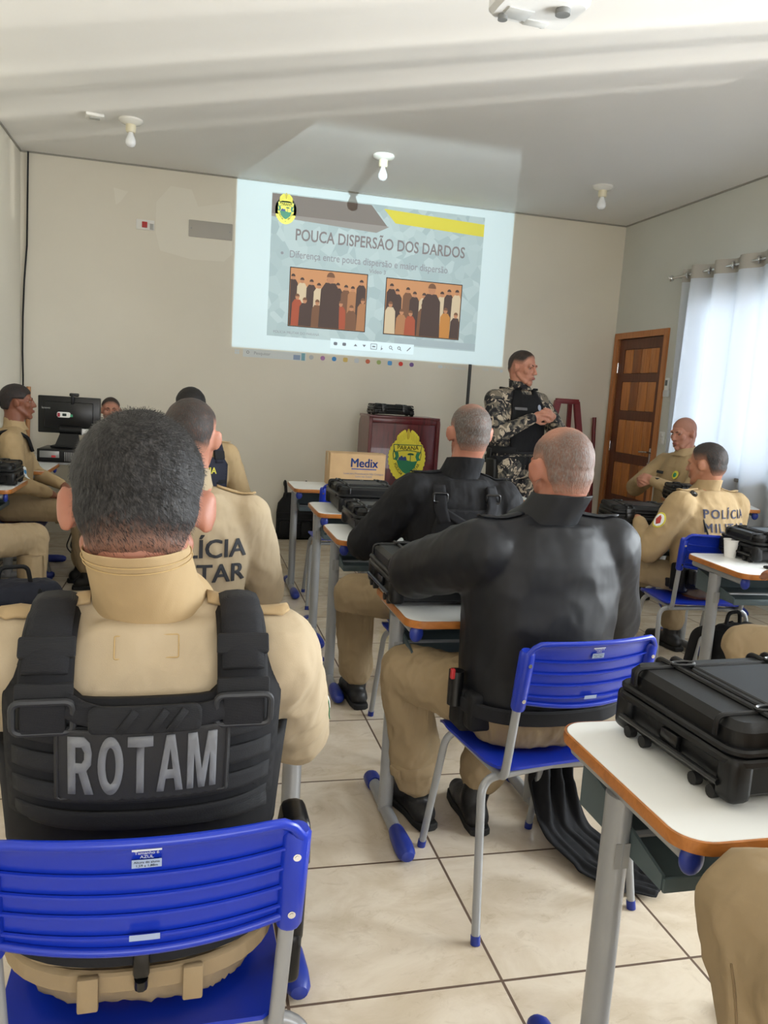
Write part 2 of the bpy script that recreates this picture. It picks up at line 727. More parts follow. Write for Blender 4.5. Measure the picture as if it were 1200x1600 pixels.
def text_mesh(txt, height=0.1, bold=0.0, sx_=1.0, extrude=0.0, align='CENTER', space=1.0, grow=0.0):
    """flat lettering: (verts, faces) in the xy plane"""
    cu = bpy.data.curves.new('lettering', 'FONT')
    cu.body = txt
    cu.size = height / 0.69
    cu.align_x = align
    cu.align_y = 'CENTER'
    cu.extrude = extrude
    cu.offset = grow * height
    cu.space_character = space
    cu.resolution_u = 3
    o = bpy.data.objects.new('lettering', cu)
    COL.objects.link(o)
    dg = bpy.context.evaluated_depsgraph_get()
    me = bpy.data.meshes.new_from_object(o.evaluated_get(dg))
    vs = [Vector((v.co.x * sx_, v.co.y, v.co.z)) for v in me.vertices]
    fs = [tuple(p.vertices) for p in me.polygons]
    if bold > .001:      # heavier strokes: the outline printed again a little to each side
        v0, f0, n0 = list(vs), list(fs), len(vs)
        vs, fs = [], []
        for k_, (dx_, dy_) in enumerate(((-1, -.6), (1, -.6), (-1, .6), (1, .6), (0, 0))):
            vs += [v + Vector((dx_ * bold * height * sx_, dy_ * bold * height, k_ * 3e-4)) for v in v0]
            fs += [tuple(i + n0 * k_ for i in f) for f in f0]
    bpy.data.objects.remove(o)
    bpy.data.curves.remove(cu)
    bpy.data.meshes.remove(me)
    return vs, fs


def subdivide(vs, fs, maxlen):
    bm = bmesh.new()
    bv = [bm.verts.new(v) for v in vs]
    for f in fs:
        try:
            bm.faces.new([bv[i] for i in f])
        except ValueError:
            pass
    bm.normal_update()
    bmesh.ops.triangulate(bm, faces=list(bm.faces))
    for _ in range(5):
        e = [e for e in bm.edges if e.calc_length() > maxlen]
        if not e:
            break
        bmesh.ops.subdivide_edges(bm, edges=e, cuts=1)
        bmesh.ops.triangulate(bm, faces=[f for f in bm.faces if len(f.verts) > 3])
    bm.verts.index_update()
    v2 = [v.co.copy() for v in bm.verts]
    f2 = [tuple(v.index for v in f.verts) for f in bm.faces]
    bm.free()
    return v2, f2


def voxel(mb, size, smooth=3, name='mesh'):
    """one continuous skin over all the shapes in mb: (coords array, quads/tris list)"""
    me = mb.mesh(name)
    o = bpy.data.objects.new(name, me)
    COL.objects.link(o)
    md = o.modifiers.new('skin', 'REMESH')
    md.mode = 'VOXEL'
    md.voxel_size = size
    md.adaptivity = 0
    dg = bpy.context.evaluated_depsgraph_get()
    dg.update()
    m2 = bpy.data.meshes.new_from_object(o.evaluated_get(dg))
    n = len(m2.vertices)
    co = np.empty(n * 3, dtype=np.float32)
    m2.vertices.foreach_get('co', co)
    co = co.reshape(-1, 3).astype(np.float64)
    ed = np.empty(len(m2.edges) * 2, dtype=np.int32)
    m2.edges.foreach_get('vertices', ed)
    ed = ed.reshape(-1, 2)
    deg = np.zeros(n)
    np.add.at(deg, ed[:, 0], 1)
    np.add.at(deg, ed[:, 1], 1)
    for it in range(smooth):
        for lam in (0.55, -0.5) if it >= 2 else (0.5,):
            acc = np.zeros_like(co)
            np.add.at(acc, ed[:, 0], co[ed[:, 1]])
            np.add.at(acc, ed[:, 1], co[ed[:, 0]])
            co = co + lam * (acc / deg[:, None] - co)
    fs = [tuple(p.vertices) for p in m2.polygons]
    bpy.data.objects.remove(o)
    bpy.data.meshes.remove(me)
    bpy.data.meshes.remove(m2)
    return co, fs


def to_mesh(co, fs, name='mesh'):
    me = bpy.data.meshes.new(name)
    me.from_pydata([tuple(c) for c in co], [], fs)
    me.update()
    return me


def normals(me):
    n = np.empty(len(me.vertices) * 3, dtype=np.float32)
    me.vertices.foreach_get('normal', n)
    return n.reshape(-1, 3)


def displace(me, fn):
    """move each vertex along its normal by fn(co)"""
    nr = normals(me)
    co = np.empty(len(me.vertices) * 3, dtype=np.float32)
    me.vertices.foreach_get('co', co)
    co = co.reshape(-1, 3)
    d = np.array([fn(Vector(c)) for c in co.tolist()])
    co = co + nr * d[:, None]
    me.vertices.foreach_set('co', co.astype(np.float32).ravel())
    me.update()

# ------------------------------------------------------------------ the room
M_WALL = wall_mat('cream_wall_paint', (222, 216, 201))
M_WALL_R = wall_mat('grey_wall_paint', (205, 205, 197))
M_CEIL = wall_mat('white_ceiling_paint', (233, 231, 227), 0.015)
M_FLOOR = floor_mat()
M_ALU = mat('painted_aluminium', (205, 205, 203), 0.4, 0.3)
M_STEEL = mat('grey_enamelled_steel', (150, 152, 154), 0.34, 0.25, 0.05, 9, 0.05, 400, 0.0005)
M_CHROME = mat('polished_metal', (215, 215, 215), 0.2, 1.0)
M_WHITE = mat('white_plastic', (228, 227, 222), 0.4)
M_BLACKP = mat('black_plastic', (11, 12, 14), 0.40, 0, 0.15, 30, 0.25, 500, 0.0006, 0.35)
M_BLACKS = mat('black_satin_plastic', (9, 10, 12), 0.30, 0, 0.1, 20)
M_RUBBER = mat('black_rubber', (20, 20, 21), 0.75, 0, 0.1, 40)
M_BLUE = mat('blue_moulded_plastic', (16, 46, 164), 0.3, 0, 0.05, 5, 0.06, 350, 0.0006)
M_BLUE2 = mat('dark_blue_plastic_cap', (26, 46, 132), 0.4, 0, 0.06, 12)
M_LAM = mat('white_laminate', (226, 228, 226), 0.28, 0, 0.015, 4, 0.03, 300, 0.0004)
M_EDGE = wood_mat('orange_wood_edge', (138, 84, 36), (172, 108, 50), 6.0, 'X', 0.35, 0.15, 4)
M_TRAY = mat('green_grey_tray_plastic', (72, 86, 90), 0.5, 0, 0.06, 10)
M_GLASSW = None


def glass_mat():
    k = NT('window_glass')
    o = k.t.nodes['Material Output']
    tr = k.n('BsdfTransparent')
    tr.inputs[0].default_value = (0.97, 0.98, 0.98, 1)
    gl = k.n('BsdfGlossy')
    gl.inputs['Roughness'].default_value = 0.02
    fr = k.n('Fresnel')
    fr.inputs[0].default_value = 1.45
    mx = k.n('MixShader')
    k.l(fr.outputs[0], mx.inputs[0])
    k.l(tr.outputs[0], mx.inputs[1])
    k.l(gl.outputs[0], mx.inputs[2])
    k.l(mx.outputs[0], o.inputs[0])
    return k.m


M_GLASS = glass_mat()


def curtain_mat():
    k = NT('white_curtain_voile')
    o = k.t.nodes['Material Output']
    nz = k.n('TexNoise', i_Scale=500.0)
    k.l(k.coord(), nz.inputs['Vector'])
    b = k.bump(nz.outputs['Fac'], 0.2, 0.001)
    df = k.n('BsdfDiffuse')
    df.inputs[0].default_value = (*srgb((232, 236, 240)), 1)
    tl = k.n('BsdfTranslucent')
    tl.inputs[0].default_value = (*srgb((238, 240, 244)), 1)
    k.l(b, df.inputs['Normal'])
    mx = k.n('MixShader')
    mx.inputs[0].default_value = 0.52
    k.l(df.outputs[0], mx.inputs[1])
    k.l(tl.outputs[0], mx.inputs[2])
    tp = k.n('BsdfTransparent')
    m2 = k.n('MixShader')
    m2.inputs[0].default_value = 0.06
    k.l(mx.outputs[0], m2.inputs[1])
    k.l(tp.outputs[0], m2.inputs[2])
    k.l(m2.outputs[0], o.inputs[0])
    return k.m


def struct(name, mb, m, parent=None, smooth=30):
    o = mb.build(name, m, parent, smooth=smooth)
    if parent is None:
        o['kind'] = 'structure'
    return o


WT = 0.16


def slab(mb, a, b):
    mb.box([(a[i] + b[i]) / 2 for i in range(3)], [abs(b[i] - a[i]) for i in range(3)])


m = MB(); slab(m, (XL - WT, YB - WT, -0.12), (XR + WT, YF + WT, 0)); struct('floor', m, M_FLOOR)
m = MB(); slab(m, (XL - WT, YB - WT, ZC), (XR + WT, YF + WT, ZC + 0.12)); struct('ceiling', m, M_CEIL)
m = MB(); slab(m, (XL - WT, YF, 0), (XR + WT, YF + WT, ZC)); struct('wall_front', m, M_WALL)
m = MB(); slab(m, (XL - WT, YB, 0), (XL, YF, ZC)); struct('wall_left', m, M_WALL)
W1 = (3.80, 6.22, 0.95, 2.42)     # curtained window
W2 = (0.10, 3.45, 0.95, 2.55)    # bare window beside the camera
DR = (6.70, 7.53, 2.135)          # door opening
m = MB()
slab(m, (XR, YB, 0), (XR + WT, W2[0], ZC))
slab(m, (XR, W2[1], 0), (XR + WT, W1[0], ZC))
slab(m, (XR, W1[1], 0), (XR + WT, DR[0], ZC))
slab(m, (XR, DR[1], 0), (XR + WT, YF, ZC))
slab(m, (XR, DR[0], DR[2]), (XR + WT, DR[1], ZC))
for w in (W1, W2):
    slab(m, (XR, w[0], 0), (XR + WT, w[1], w[2]))
    slab(m, (XR, w[0], w[3]), (XR + WT, w[1], ZC))
struct('wall_right', m, M_WALL_R)
m = MB()
slab(m, (XL - WT, YB - WT, 0), (-0.95, YB, ZC)); slab(m, (2.75, YB - WT, 0), (XR + WT, YB, ZC))
slab(m, (-0.95, YB - WT, 0), (2.75, YB, 0.92)); slab(m, (-0.95, YB - WT, 2.58), (2.75, YB, ZC))
struct('wall_rear', m, M_WALL)
# slim solid strip, shadow gap between ceiling and walls put in as grey colour
m = MB()
for a, b in (((XL, YF - 0.012, ZC - 0.012), (XR, YF, ZC)), ((XR - 0.012, YB, ZC - 0.012), (XR, YF, ZC)), ((XL, YB, ZC - 0.012), (XL + 0.012, YF, ZC))):
    slab(m, a, b)
struct('trim_1', m, mat('joint_shade', (150, 147, 138), 0.8))


def window(name, w, nx):
    m = MB()
    y0, y1, z0, z1 = w
    x = XR + 0.09
    for a, b in (((x - .03, y0, z0), (x + .03, y1, z0 + .05)), ((x - .03, y0, z1 - .05), (x + .03, y1, z1)), ((x - .03, y0, z0), (x + .03, y0 + .05, z1)), ((x - .03, y1 - .05, z0), (x + .03, y1, z1))):
        slab(m, a, b)
    for i in range(1, nx):
        yy = y0 + (y1 - y0) * i / nx
        slab(m, (x - .025, yy - .025, z0), (x + .025, yy + .025, z1))
    o = struct(name, m, M_ALU)
    g = MB()
    for i in range(nx):
        ya, yb = y0 + (y1 - y0) * i / nx, y0 + (y1 - y0) * (i + 1) / nx
        slab(g, (x - .003, ya + .02, z0 + .04), (x + .003, yb - .02, z1 - .04))
    g.build('pane', M_GLASS, o)
    s_ = MB(); s_.box((XR + 0.04, (y0 + y1) / 2, z0 - .015), (0.24, y1 - y0 + .08, .03), .005)
    s_.build('sill', mat('granite_sill', (120, 116, 110), 0.3, 0, 0.2, 60), o)


window('window_1', W1, 4)
window('window_2', W2, 4)

# door, its casing and furniture
M_DARKW = wood_mat('dark_imbuia_wood', (78, 42, 28), (106, 60, 40), 2.2, 'Z', 0.42, 0.15)
M_CASE_W = wood_mat('casing_wood', (158, 98, 54), (186, 122, 72), 2.2, 'Z', 0.42, 0.12)
M_PL1 = wood_mat('amber_plank', (160, 96, 48), (196, 128, 70), 2.6, 'Z', 0.4, 0.12)
M_PL2 = wood_mat('brown_plank', (118, 68, 38), (150, 92, 52), 2.6, 'Z', 0.4, 0.12)
m = MB()
slab(m, (XR - .022, DR[0] - .06, 0), (XR + WT, DR[0], DR[2] + .06))
slab(m, (XR - .022, DR[1], 0), (XR + WT, DR[1] + .06, DR[2] + .06))
slab(m, (XR - .022, DR[0], DR[2]), (XR + WT, DR[1], DR[2] + .06))
door = struct('door_1', m, M_CASE_W)
m = MB()
dx = XR + 0.018
dw = DR[1] - DR[0]
slab(m, (dx + .012, DR[0] + .003, .008), (dx + .036, DR[1] - .003, DR[2] - .003))
rows = [(0.13, 0.47), (0.56, 0.90), (0.99, 1.33), (1.42, 1.71), (1.79, 2.03)]
st = .105
slab(m, (dx, DR[0] + .003, .008), (dx + .02, DR[0] + st, DR[2] - .003))
slab(m, (dx, DR[1] - st, .008), (dx + .02, DR[1] - .003, DR[2] - .003))
zz = [.008] + [v for r in rows for v in r] + [DR[2] - .003]
for i in range(0, len(zz), 2):
    slab(m, (dx, DR[0] + st, zz[i]), (dx + .02, DR[1] - st, zz[i + 1]))
leaf = m.build('door_leaf', M_DARKW, door)
patt = ['abab', 'baaa', 'aaab', 'abab', 'bbab'][::1]
for r, (z0, z1) in enumerate(rows):
    m = MB()
    pw = (dw - 2 * st) / 4
    for i in range(4):
        y0 = DR[0] + st + pw * i
        bx = MB()
        m.box((dx + .013, y0 + pw / 2, (z0 + z1) / 2), (.022, pw - .004, z1 - z0 - .004), .009, 2, None, 0 if ['aabb', 'abaa', 'aaaa', 'aaba', 'aaba'][r][i] == 'a' else 1)
    m.build('door_panel', [M_PL1, M_PL2], door)
m = MB()
m.box((dx - .004, DR[0] + .065, .985), (.008, .04, .19), .003)

m.tube([(dx - .005, DR[0] + .065, 1.04), (dx - .05, DR[0] + .065, 1.04)], .009)
m.tube(fillet([(dx - .045, DR[0] + .06, 1.04), (dx - .05, DR[0] + .10, 1.04), (dx - .05, DR[0] + .19, 1.035)], .02), .009)
m.build('door_handle', M_CHROME, door)
m = MB(); m.tube([(dx - .002, DR[0] + .065, .93), (dx - .022, DR[0] + .065, .93)], .012); m.build('lock_cylinder', M_CHROME, door)
for z in (.35, 1.05, 1.85):
    m = MB(); m.tube([(dx - .006, DR[1] + .001, z - .05), (dx - .006, DR[1] + .001, z + .05)], .009); m.build('hinge', M_CHROME, door)

# curtain hung from a rod by eyelets
cur = thing('curtain', 'white translucent eyelet curtain glowing in front of the window on the right', 'curtain', (0, 0, 0))
m = MB()
NY, NZ = 300, 30
cy0, cy1 = 3.62, 6.36
vs, fs = [], []
for j in range(NZ + 1):
    t = j / NZ
    z = 2.665 - t * 2.25
    for i in range(NY + 1):
        y = cy0 + (cy1 - cy0) * i / NY
        ph = 2 * PI * (cy1 - y) / 0.30
        am = .042 + .014 * math.sin(y * 3.1 + 1) + .012 * t * math.sin(y * 7 + 2)
        x = 4.135 + am * math.sin(ph + .5 * t * math.sin(y * 2.3)) + .010 * t * math.sin(y * 19)
        vs.append((x, y, z))
for j in range(NZ):
    for i in range(NY):
        a = j * (NY + 1) + i
        fs.append((a, a + 1, a + NY + 2, a + NY + 1))
m.add(vs, fs)
drape = m.build('drape', curtain_mat(), cur, smooth=180)
sd = drape.modifiers.new('thick', 'SOLIDIFY'); sd.thickness = 0.0015
m = MB()
vs2, fs2 = [], []
for j in range(3):
    z = 2.668 - j * .055
    for i in range(NY + 1):
        y = cy0 + (cy1 - cy0) * i / NY
        ph = 2 * PI * (cy1 - y) / 0.30
        am = .042 + .014 * math.sin(y * 3.1 + 1)
        vs2.append((4.135 + am * math.sin(ph) - .003, y, z))
for j in range(2):
    for i in range(NY):
        a = j * (NY + 1) + i
        fs2.append((a, a + 1, a + NY + 2, a + NY + 1))
m.add(vs2, fs2)
m.build('heading_tape', mat('grey_heading_tape', (176, 172, 164), 0.8), cur, smooth=180)
for i in range(25):
    y = cy1 - .075 - .15 * i
    if y < 3.66:
        break
    m = MB()
    R_ = T(4.135, y, 2.61) @ rot(0, PI / 2, 0.9 if i % 2 else -0.9)
    ring = [R_ @ Vector((.026 * math.cos(a), .026 * math.sin(a), 0)) for a in [2 * PI * k / 20 for k in range(20)]]
    m.tube(ring, .008, 6, True)
    m.build('eyelet', M_CHROME, cur)
rod = thing('curtain_rod', 'silver curtain rod with a ball end above the window', 'curtain rod', (0, 0, 0))
m = MB(); m.tube([(4.135, 3.5, 2.61), (4.135, 6.50, 2.61)], .011, 12); m.build('pole', M_CHROME, rod)
m = MB(); m.ell((4.135, 6.53, 2.61), (.028, .028, .028)); m.build('finial', M_CHROME, rod)
for y in (6.44, 5.0, 3.55):
    m = MB(); m.tube([(4.135, y, 2.61), (XR, y, 2.61)], .008, 8); m.box((XR - .004, y, 2.61), (.008, .04, .06), .003); m.build('bracket', M_CHROME, rod)

# ------------------------------------------------------------------ ceiling things
M_PORC = mat('white_porcelain', (232, 230, 222), 0.25)
M_BULB = mat('frosted_bulb_glass', (236, 238, 240), 0.18, 0, 0, 6, 0, 1, 0.001, 0.6)
lamps = [((-0.472, 6.374), 'bare bulb in a white porcelain holder, nearest the left wall on the ceiling'),
         ((1.415, 6.396), 'bare bulb in a white porcelain holder lit by the projector beam above the slide'),
         ((3.32, 6.407), 'bare bulb in a white porcelain holder nearest the right wall on the ceiling')]
l0 = None
for (x, y), lab in lamps:
    if l0 is None:
        l0 = thing('ceiling_lamp', lab, 'ceiling lamp', (x, y, ZC), 0, 'bare bulbs in holders on the ceiling')
        m = MB(); m.lathe([(.085, 0), (.085, -.012), (.07, -.026), (.04, -.034), (.035, -.036)][::-1], 32); m.build('ceiling_rose', M_PORC, l0)
        m = MB(); m.lathe([(.036, -.03), (.036, -.075), (.03, -.088)][::-1], 24); m.build('lamp_holder', mat('cream_porcelain', (222, 214, 186), 0.3), l0)
        m = MB(); m.lathe([(.017, -.085), (.019, -.10), (.03, -.125), (.037, -.145), (.036, -.165), (.026, -.182), (.01, -.189), (.002, -.19)][::-1], 24); m.build('bulb', M_BULB, l0)
    else:
        dup(l0, (x, y, ZC), 0, lab)
jb = thing('junction_cover', 'small white square ceiling cover beside the left lamp', 'ceiling cover', (-0.72, 6.384, ZC), 0.15)
m = MB(); m.box((0, 0, -.011), (.125, .125, .022), .006); m.build('cover_plate', M_WHITE, jb)
m = MB(); m.box((0, 0, -.024), (.07, .05, .006), .002); m.build('blank_insert', mat('grey_plastic', (176, 176, 172), 0.5), jb)

# projector under the ceiling: body, mount, feet, connector panel, lens
pr = thing('ceiling_projector', 'white ceiling-mounted projector with its connector side towards the camera', 'projector', (1.315, 3.23, 3.035), 0.04)
m = MB(); m.prism(rrect(.36, .27, .055, 8), -.055, .055, None, 0, .018); m.build('body', mat('off_white_casing', (222, 223, 222), 0.42), pr)
m = MB(); m.box((-.02, -.134, .006), (.30, .008, .058), .003); m.build('connector_panel', mat('panel_grey', (200, 200, 205), 0.5), pr)
m = MB()
for x, w_, z, h_, mi in ((-.145, .03, .012, .02, 0), (-.10, .034, .012, .022, 0), (-.055, .034, .012, .02, 1), (-.01, .03, .008, .014, 0), (.03, .03, .008, .014, 0), (.065, .014, .012, .014, 0), (.09, .014, .012, .014, 0), (-.12, .02, -.012, .010, 0), (.0, .02, -.012, .01, 0)):
    m.box((x, -.139, z), (w_, .006, h_), .001, 1, None, mi)
m.build('connector', [M_BLACKP, mat('vga_blue', (60, 70, 150), 0.5)], pr)
m = MB(); m.tube([(.112, -.132, .0), (.112, -.142, .0)], .018, 16); m.build('speaker_port', M_BLACKP, pr)
for r_, x_, y_ in ((.03, .08, -.055), (.02, -.12, .08)):
    m = MB(); m.lathe([(r_, 0), (r_, .02)], 20, T(x_, y_, -.075)); m.build('foot', mat('grey_foot', (120, 122, 122), 0.5), pr)
m = MB(); m.box((-.07, .045, -.0575), (.11, .09, .005), .002); m.build('filter_cover', mat('casing_line', (196, 198, 197), 0.5), pr)
m = MB(); m.box((.03, .09, -.0575), (.10, .05, .006), .002); m.build('lamp_cover', mat('casing_line', (196, 198, 197), 0.5), pr)
m = MB(); m.tube([(0.085, .13, .0), (0.085, .155, .0)], .042, 24); m.build('lens', M_BLACKS, pr)
m = MB(); m.tube([(0, 0, .05), (0, 0, .237)], .025, 16); m.lathe([(.07, .227), (.07, .237)], 24); m.build('ceiling_mount', M_WHITE, pr)

# the projector's own beam: a rectangle on the front wall that spills onto the ceiling
L = Vector((1.41, 3.41, 3.035))
pl = bpy.data.lights.new('projector_beam', 'SPOT')
pl.energy = 520
pl.spot_size = math.radians(75)
pl.spot_blend = 0.0
pl.shadow_soft_size = 0.012
pl.color = (0.74, 0.93, 1.0)
po = bpy.data.objects.new('projector_beam', pl)
COL.objects.link(po)
po.location = L
po.rotation_euler = Vector((0.03, 1, -0.12)).to_track_quat('-Z', 'Z').to_euler()
pl.use_nodes = True
t = pl.node_tree
em = t.nodes['Emission']
g = t.nodes.new('ShaderNodeNewGeometry')
sp = t.nodes.new('ShaderNodeSeparateXYZ')
t.links.new(g.outputs['Incoming'], sp.inputs[0])


def lm(op, a, b, clamp=False):
    n = t.nodes.new('ShaderNodeMath')
    n.operation = op
    n.use_clamp = clamp
    for i, v in enumerate((a, b)):
        if hasattr(v, 'links'):
            t.links.new(v, n.inputs[i])
        else:
            n.inputs[i].default_value = v
    return n.outputs[0]


DYW = YF - L.y
rx = lm('MULTIPLY_ADD', lm('DIVIDE', sp.outputs['X'], sp.outputs['Y']), DYW)
t.nodes[-1].inputs[2].default_value = L.x
rz = lm('MULTIPLY_ADD', lm('DIVIDE', sp.outputs['Z'], sp.outputs['Y']), DYW)
t.nodes[-1].inputs[2].default_value = L.z
SL = dict(x0=0.352, x1=3.036, z0=1.775, z1=3.445)
k1 = lm('GREATER_THAN', rx, SL['x0']); k2 = lm('LESS_THAN', rx, SL['x1'])
k3 = lm('GREATER_THAN', rz, SL['z0']); k4 = lm('LESS_THAN', rz, SL['z1'])
mask = lm('MULTIPLY', lm('MULTIPLY', k1, k2), lm('MULTIPLY', k3, k4))
t.links.new(mask, em.inputs['Strength'])

# ------------------------------------------------------------------ police crest (lectern and slide)
M_YEL = mat('crest_yellow', (228, 214, 60), 0.45)
M_YELD = mat('crest_dark_yellow', (196, 172, 40), 0.5)
M_GRN = mat('crest_green', (22, 118, 78), 0.45)
M_DGRN = mat('crest_dark_green', (14, 84, 60), 0.5)
M_INK = mat('crest_black', (22, 40, 36), 0.5)
M_NAVY = mat('crest_blue', (34, 60, 120), 0.5)
M_WHT = mat('crest_cream', (236, 232, 190), 0.5)


def crest(parent, M, s, d, mats):
    """shield with eagle crown, ribbons, landscape; s = half width, d = relief step"""
    Y, YD, G, DG, K, N = mats
    def prism(poly, z, mm, name, bev=0.0):
        m = MB(); m.prism([(p[0] * s, p[1] * s) for p in poly], z * d, (z + 1) * d, M, 0, bev); return m.build(name, mm, parent)
    pts = []
    n = 120
    for i in range(n):
        a = 2 * PI * i / n
        w = 1.0 + 0.05 * abs(math.sin(a * 17))
        x = math.cos(a) * w
        y = math.sin(a) * (1.12 if math.sin(a) > 0 else 1.30) * w
        pts.append((x, y - .08))
    prism(pts, 0, Y, 'scalloped_edge')
    e = []   # eagle with raised wings above the shield
    for i in range(41):
        u = -1 + 2 * i / 40
        h = 1.42 - .42 * u * u + .05 * abs(math.sin(u * 22)) - .20 * math.exp(-((abs(u) - .16) / .07) ** 2)
        e.append((u * .62, h))
    prism(e + [(.62, .62), (.30, .72), (-.30, .72), (-.62, .62)], 1, Y, 'eagle')
    m = MB()
    for sg in (-1, 1):
        for q in range(5):
            a0 = (.14 + q * .10, 1.30 - q * .07)
            m.tube([(sg * a0[0] * s, a0[1] * s, 2.2 * d), (sg * (a0[0] + .05) * s, (a0[1] - .42) * s, 2.2 * d)], .012 * s, 6, M=M)
    m.ell((0, 1.12 * s, 2.0 * d), (.09 * s, .22 * s, .8 * d), M)
    m.ell((0, 1.40 * s, 2.0 * d), (.06 * s, .07 * s, .8 * d), M)
    m.build('eagle_feathers', YD, parent)
    sh = lambda k: [(-.72 * k, .58 * k), (-.30 * k, .50 * k), (.30 * k, .50 * k), (.72 * k, .58 * k), (.80 * k, .10 * k), (.74 * k, -.30 * k), (.50 * k, -.78 * k), (.18 * k, -1.10 * k), (0, -1.20 * k), (-.18 * k, -1.10 * k), (-.50 * k, -.78 * k), (-.74 * k, -.30 * k), (-.80 * k, .10 * k)]
    prism(sh(1.0), 1, DG, 'shield_border')
    prism(sh(.95), 2, Y, 'shield_field')
    prism([(-.80, .62), (.80, .62), (.74, .20), (.35, .27), (0, .29), (-.35, .27), (-.74, .20)], 3, DG, 'ribbon')
    prism([(-.76, .58), (.76, .58), (.70, .25), (.35, .31), (0, .33), (-.35, .31), (-.70, .25)], 4, Y, 'ribbon_face')
    for sg in (-1, 1):
        prism([(sg * .72, .20), (sg * .52, .22), (sg * .46, -.02), (sg * .56, -.25), (sg * .74, -.2), (sg * .64, -.02)], 3, G, 'ribbon_tail')
    prism([(-.58, -.24), (-.40, -.20), (-.25, -.22), (.0, -.22), (.3, -.28), (.58, -.24), (.45, -.60), (.2, -.86), (0, -.96), (-.2, -.86), (-.45, -.60)], 3, G, 'green_field')
    prism([(-.50, -.22), (-.46, -.06), (-.38, -.06), (-.38, .0), (-.28, .02), (-.26, -.05), (-.18, -.05), (-.12, .0), (-.06, -.06), (-.02, -.23)], 4, N, 'rock_towers')
    m = MB(); m.prism([(.155 * s, -.25 * s), (.195 * s, -.25 * s), (.19 * s, .08 * s), (.16 * s, .08 * s)], 4 * d, 5 * d, M); m.prism([(-.02 * s, .09 * s), (.08 * s, .06 * s), (.175 * s, .08 * s), (.28 * s, .06 * s), (.38 * s, .09 * s), (.30 * s, .16 * s), (.175 * s, .18 * s), (.05 * s, .16 * s)], 5 * d, 6 * d, M); m.build('araucaria_tree', DG, parent)
    m = MB()
    vs, fs = text_mesh('PARANA\u0301' if False else 'PARANÁ', .21 * s, .02, 1.0)
    m.add([(v.x, v.y + .43 * s - .04 * s * (v.x / (.6 * s)) ** 2 * -1, 5.3 * d) for v in vs], fs, M)
    for word, sg in (('POLÍCIA', -1), ('MILITAR', 1)):
        vs, fs = text_mesh(word, .15 * s, .02, 0.92)
        if sg < 0:
            A, B = Vector((-.70, -.28)), Vector((-.16, -1.06))
        else:
            A, B = Vector((.16, -1.06)), Vector((.70, -.28))
        dd = (B - A).normalized()
        ce = (A + B) / 2
        R_ = Matrix(((dd.x, -dd.y), (dd.y, dd.x)))
        out = []
        for v in vs:
            p = R_ @ Vector((v.x, v.y)) / s
            bend = Vector((sg * .10 * (1 - min(1, (v.x / (.5 * s)) ** 2)), -.05))
            p = p + ce + bend * .6
            out.append((p.x * s, p.y * s, 4.3 * d))
        m.add(out, fs, M)
    m.build('crest_lettering', K, parent)
    # yellow bands behind the lower words
    for sg in (-1, 1):
        prism([(sg * .80, -.20), (sg * .62, -.20), (sg * .50, -.55), (sg * .30, -.82), (sg * .04, -1.02), (sg * .04, -1.20), (sg * .22, -1.10), (sg * .52, -.80), (sg * .74, -.40)][::sg], 3, Y, 'lower_ribbon')


# ------------------------------------------------------------------ front-wall things
# the projected slide: a flat picture on the wall, lit by the projector
sl = thing('projected_slide', 'projected slide titled POUCA DISPERSÃO DOS DARDOS on the front wall', 'projection', (0, YF - 0.0015, 0))
SW = Matrix(((1, 0, 0, 0), (0, 0, -1, 0), (0, 1, 0, 0), (0, 0, 0, 1)))    # picture plane -> wall plane, z of the picture towards the room


def flat(name, poly, z, m_, parent=sl):
    m = MB(); m.prism(poly, z, z + .0004, SW); return m.build(name, m_, parent, smooth=0)


def rect(x0, z0, x1, z1):
    return [(x0, z0), (x1, z0), (x1, z1), (x0, z1)]


def wtext(name, txt, x, z, h, m_, zz, bold=0, sx_=1, align='LEFT', parent=sl):
    vs, fs = text_mesh(txt, h, 0, sx_, 0, align, 1.0, bold)
    m = MB(); m.add([(v.x + x, v.y + z, zz) for v in vs], fs, SW)
    return m.build(name, m_, parent, smooth=0)


def pic(n, c):
    return mat('slide_' + n, c, 0.9)


P_WHITE = pic('white', (204, 212, 212))
flat('page', rect(SL['x0'] + .004, SL['z0'] + .003, SL['x1'] - .004, ZC - .002), 0, P_WHITE)
sx0, sx1, sz0, sz1 = 0.672, 2.73, 1.905, 3.185
k = NT('slide_facets')
vo = k.n('TexVoronoi', i_Scale=9.0)
k.l(k.coord(), vo.inputs['Vector'])
sc_ = k.n('SeparateColor')
k.l(vo.outputs['Color'], sc_.inputs[0])
c_ = k.ramp(sc_.outputs[0], [(0.0, (158, 168, 168)), (1.0, (180, 188, 186))])
k.set(c_, 0.9)
flat('slide_background', rect(sx0, sz0, sx1, sz1), .0006, k.m)
P_TAUPE, P_TAUPE2 = pic('taupe', (126, 114, 107)), pic('grey', (146, 136, 129))
flat('header_band', [(sx0, 3.00), (1.76, 3.00), (1.60, sz1 - .01), (sx0, sz1 - .01)], .0012, P_TAUPE)
flat('header_shade', [(sx0, 2.975), (1.66, 2.93), (1.78, 2.995), (1.7, 3.01), (sx0, 3.01)], .0010, P_TAUPE2)
flat('header_accent', [(1.72, 3.155), (sx1, 3.12), (sx1, 3.005), (1.84, 3.035)], .0014, pic('yellow', (206, 188, 70)))
wtext('title', 'POUCA DISPERSÃO DOS DARDOS', .895, 2.830, .100, pic('title', (128, 116, 114)), .0016, .022, .745)
wtext('bullet_text', 'Diferença entre pouca dispersão e maior dispersão', .85, 2.655, .064, pic('text', (140, 134, 136)), .0016, .008, .80)
wtext('bullet', '•', .765, 2.655, .07, pic('text', (116, 110, 112)), .0016, .01)
